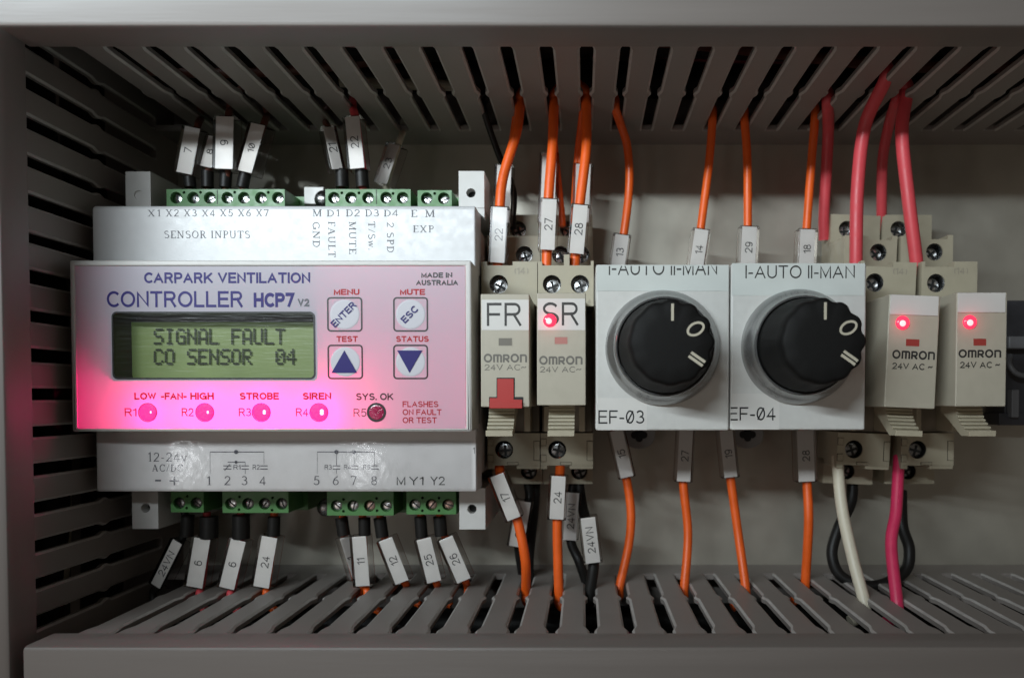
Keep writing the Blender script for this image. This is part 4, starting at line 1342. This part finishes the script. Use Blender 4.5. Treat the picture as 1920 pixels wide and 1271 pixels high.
# red wires into the right pair of sockets
g = 'unlabelled supply wires'
wire('dull red wire beside the orange wire of marker 18', [(1545, 450, 10), (1545, 400, 12), (1550, 310, 16), (1553, 240, 20), ('T', 1552, 196)], 1.75, 'red_wire', group=g)
wire('bright red wire arching into the socket beside the EF-04 switch', [(1605, 530, 36), (1605, 480, 37), (1608, 350, 38), (1622, 235, 39), ('T', 1660, 150)], 1.85, 'red_wire', group=g)
wire('dull red wire behind the two bright red ones', [(1653, 440, 10), (1653, 400, 12), (1655, 300, 18), (1668, 230, 24), ('T', 1680, 190)], 1.6, 'red_wire', group=g)
wire('bright red wire bending into the socket at the far end', [(1722, 530, 36), (1717, 480, 37), (1703, 370, 38), (1691, 250, 38), ('T', 1699, 182)], 1.85, 'red_wire', group=g)
# lower row
wire('orange wire with the slanted overprinted marker under the FR relay', [(936, 850, 24), (937, 885, 27), (950, 935, 33), (970, 975, 35), (985, 1050, 35), ('B', 986, 1106)], OR, 'orange', [((933, 889), (965, 970), 36, 26, '17')])
wire('orange wire with marker 24 under the SR relay', [(1050, 850, 24), (1050, 880, 28), (1046, 930, 32), (1045, 1000, 33), ('B', 1048, 1112)], OR, 'orange', [((1048, 891), (1044, 971), 33, 26, '24')])
wire('black wire with a half-hidden marker behind the slanted overprinted one', [(990, 905, 14), (992, 940, 15), (972, 1000, 22), ('B', 980, 1080)], 1.5, 'black_wire', [((983, 938), (969, 1022), 21, 27, '')])
wire('thick black wire between the slanted marker and marker 24', [(1002, 905, 10), (1000, 950, 12), (990, 1040, 18), ('B', 990, 1085)], 2.0, 'black_wire')
wire('black wire with marker 24VN half hidden by marker 24', [(1075, 905, 14), (1072, 940, 16), (1070, 1010, 20), (1085, 1050, 24), ('B', 1100, 1096)], 1.5, 'black_wire', [((1074, 922), (1068, 1010), 20, 24, '24VN')])
wire('black wire with the fully visible marker 24VN hanging beside the EF-03 switch', [(1085, 905, 14), (1092, 950, 18), (1105, 1000, 26), (1113, 1055, 30), ('B', 1106, 1108)], 1.7, 'black_wire', [((1102, 968), (1112, 1052), 31, 27, '24VN')])
wire('bowed orange wire with slanted marker 15 below the EF-03 name label', [(1148, 790, 19), (1157, 830, 19), (1174, 895, 20), (1183, 960, 21), (1179, 1020, 22), ('B', 1162, 1098)], 1.4, 'orange', [((1155, 806), (1175, 893), 20.5, 24, '15')])
wire('orange wire with upright marker 27 below the EF-03 switch', [(1286, 790, 19), (1284, 840, 19), (1281, 905, 20), (1290, 1000, 22), ('B', 1283, 1100)], 1.4, 'orange', [((1285, 806), (1280, 901), 20.5, 25, '27')])
wire('slanting orange wire with marker 19 at the joint between both switches', [(1356, 790, 19), (1361, 840, 19), (1370, 900, 20), (1384, 1000, 22), ('B', 1398, 1102)], 1.4, 'orange', [((1359, 806), (1368, 893), 20.5, 24, '19')])
wire('orange wire with wide upright marker 28 below the EF-04 switch', [(1505, 790, 19), (1508, 840, 19), (1513, 905, 20), (1516, 980, 22), ('B', 1510, 1092)], 1.45, 'orange', [((1506, 806), (1509, 901), 20.5, 30, '28')])
wire('cream white wire dropping from the socket beside the EF-04 switch', [(1570, 855, 25), (1572, 890, 27), (1580, 960, 31), (1600, 1050, 36), ('B', 1620, 1126)], 1.75, 'white_wire', group=g)
wire('magenta wire dropping from the socket at the far end', [(1686, 855, 25), (1684, 890, 27), (1680, 960, 31), (1671, 1020, 35), ('B', 1682, 1130)], 1.72, 'pink_wire', group=g)
wire('black wire looping below the two sockets at the end of the rail', [(1598, 890, 13), (1596, 940, 15), (1572, 990, 18), (1560, 1040, 20), (1580, 1082, 22), (1640, 1098, 24), (1695, 1072, 22), (1705, 1030, 20), (1692, 985, 18), (1690, 920, 14)], 1.75, 'black_wire', group=g)

# bundles lying in the ducts, seen through the slots
for i, (z, d, mt, lab) in enumerate(((101, 50, 'dark_red_wire', 'dark red wire lying nearest the slots inside the top duct'), (98, 38, 'brown_wire', 'brown wire lying inside the top duct'), (104, 30, 'dark_red_wire', 'dark red wire lying deep inside the top duct'),
                                   (97, 22, 'white_wire', 'pale wire lying at the back of the top duct'), (108, 58, 'dark_red_wire', 'dark red wire lying under the lid of the top duct'))):
    P = [(x, z + 3.0 * math.sin(x * 0.031 + i * 1.7), d + 4 * math.sin(x * 0.023 + i)) for x in range(-130 + 3 * i, 150, 14)]
    if mt == 'white_wire':
        P = [(x, z, d + 2 * math.sin(x * .05)) for x in range(-75, -30, 9)]
    rt = root('wire', P[0], lab, 'wire', 'wires lying in the ducts')
    M().tube(spline(P, 4), 1.7, 10).build('insulation', mt, rt, smooth=60)
for i, (y, d, rr_, top, lab) in enumerate(((ZT + 20, 60, 5.5, True, 'thick black cable added as dark fill under the lid of the top duct'), (ZT + 17, 36, 6.0, True, 'thick black cable added as dark fill along the middle of the top duct'), (ZT + 15, 15, 5.5, True, 'thick black cable added as dark fill against the back of the top duct'),
                                           (ZB - 20, 60, 5.5, False, 'thick black cable added as dark fill under the lid of the bottom duct'), (ZB - 17, 36, 6.0, False, 'thick black cable added as dark fill along the middle of the bottom duct'), (ZB - 15, 14, 5.5, False, 'thick black cable added as dark fill against the back of the bottom duct'))):
    P = [(x, y + 1.5 * math.sin(x * 0.02 + i), d + 2 * math.sin(x * 0.027 + 2 * i)) for x in range(-134, 176, 15)]
    rt = root('cable', P[0], lab, 'cable', 'cables added to darken the ducts')  # black cables added to block light and darken the ducts
    M().tube(spline(P, 3), rr_, 12).build('jacket', 'black_wire', rt, smooth=60)
for i, (d, lab) in enumerate(((62, 'thick black cable added as dark fill under the lid of the upright duct'), (40, 'thick black cable added as dark fill in the middle of the upright duct'), (17, 'thick black cable added as dark fill at the back of the upright duct'))):
    P = [(XL - 18 + 1.5 * math.sin(z * 0.03 + i), z, d + 1.5 * math.sin(z * 0.02)) for z in range(-100, 130, 15)]
    rt = root('cable', P[0], lab, 'cable', 'cables added to darken the ducts')  # likewise added, to darken the upright duct
    M().tube(spline(P, 3), 6.0, 12).build('jacket', 'black_wire', rt, smooth=60)
for i, (z, d, mt, lab, xa_, xb_) in enumerate(((-70, 55, 'yellow_wire', 'yellow wire lying inside the bottom duct', -90, -55), (-72, 46, 'green_wire', 'green wire lying beside the yellow one in the bottom duct', -88, -52),
                                             (-78, 40, 'dark_red_wire', 'dark red wire lying inside the bottom duct', -120, 140))):
    P = [(x, z - abs(x - (xa_ + xb_) / 2) * (0.3 if i < 2 else 0.01), d + 4 * math.sin(x * 0.03 + i)) for x in range(xa_, xb_, 7)]
    rt = root('wire', P[0], lab, 'wire', 'wires lying in the ducts')
    M().tube(spline(P, 4), 1.9, 10).build('insulation', mt, rt, smooth=60)
P = [(-152, z, 40 + 3 * math.sin(z * .05)) for z in range(-60, -20, 8)]
rt = root('wire', P[0], 'pale wire standing inside the upright duct', 'wire', 'wires lying in the ducts')
M().tube(spline(P, 4), 1.6, 10).build('insulation', 'white_wire', rt, smooth=60)

# ------------------------------------------------------------------ the dark device cut off by the picture's edge
x0 = W(1893, 650, 16)[0]
eb = root('terminal_block', (x0 + 5, 10, 0), 'dark grey terminal block at the very end, beyond the last relay', 'terminal block')
za_, zb2 = W(1893, 560, 16)[1], W(1893, 792, 16)[1]
M().box(x0 + 1, x0 + 14, zb2, za_, 0.5, 12).build('body', 'dark_block', eb, bevel=0.4)
M().box(x0 - 0.8, x0 + 9, za_ - 16, za_ - 12, 12.05, 17).build('clip', 'pale_block', eb, bevel=0.5)
M().tube(spline([(x0 + 2, za_ - 18, 13), (x0, za_ - 21, 16), (x0 + 2, za_ - 24, 17), (x0 + 8, za_ - 25, 16)]), 0.8).build('spring', 'pale_block', eb, smooth=60)
M().box(x0 + 1.6, x0 + 4.0, za_ - 38, za_ - 29, 12.05, 15).build('latch', 'pale_block', eb, bevel=0.3)
M().box(x0 - 1.2, x0 + 8, zb2 - 1, zb2 + 3, 3, 13).build('foot', 'dark_block', eb, bevel=0.3)
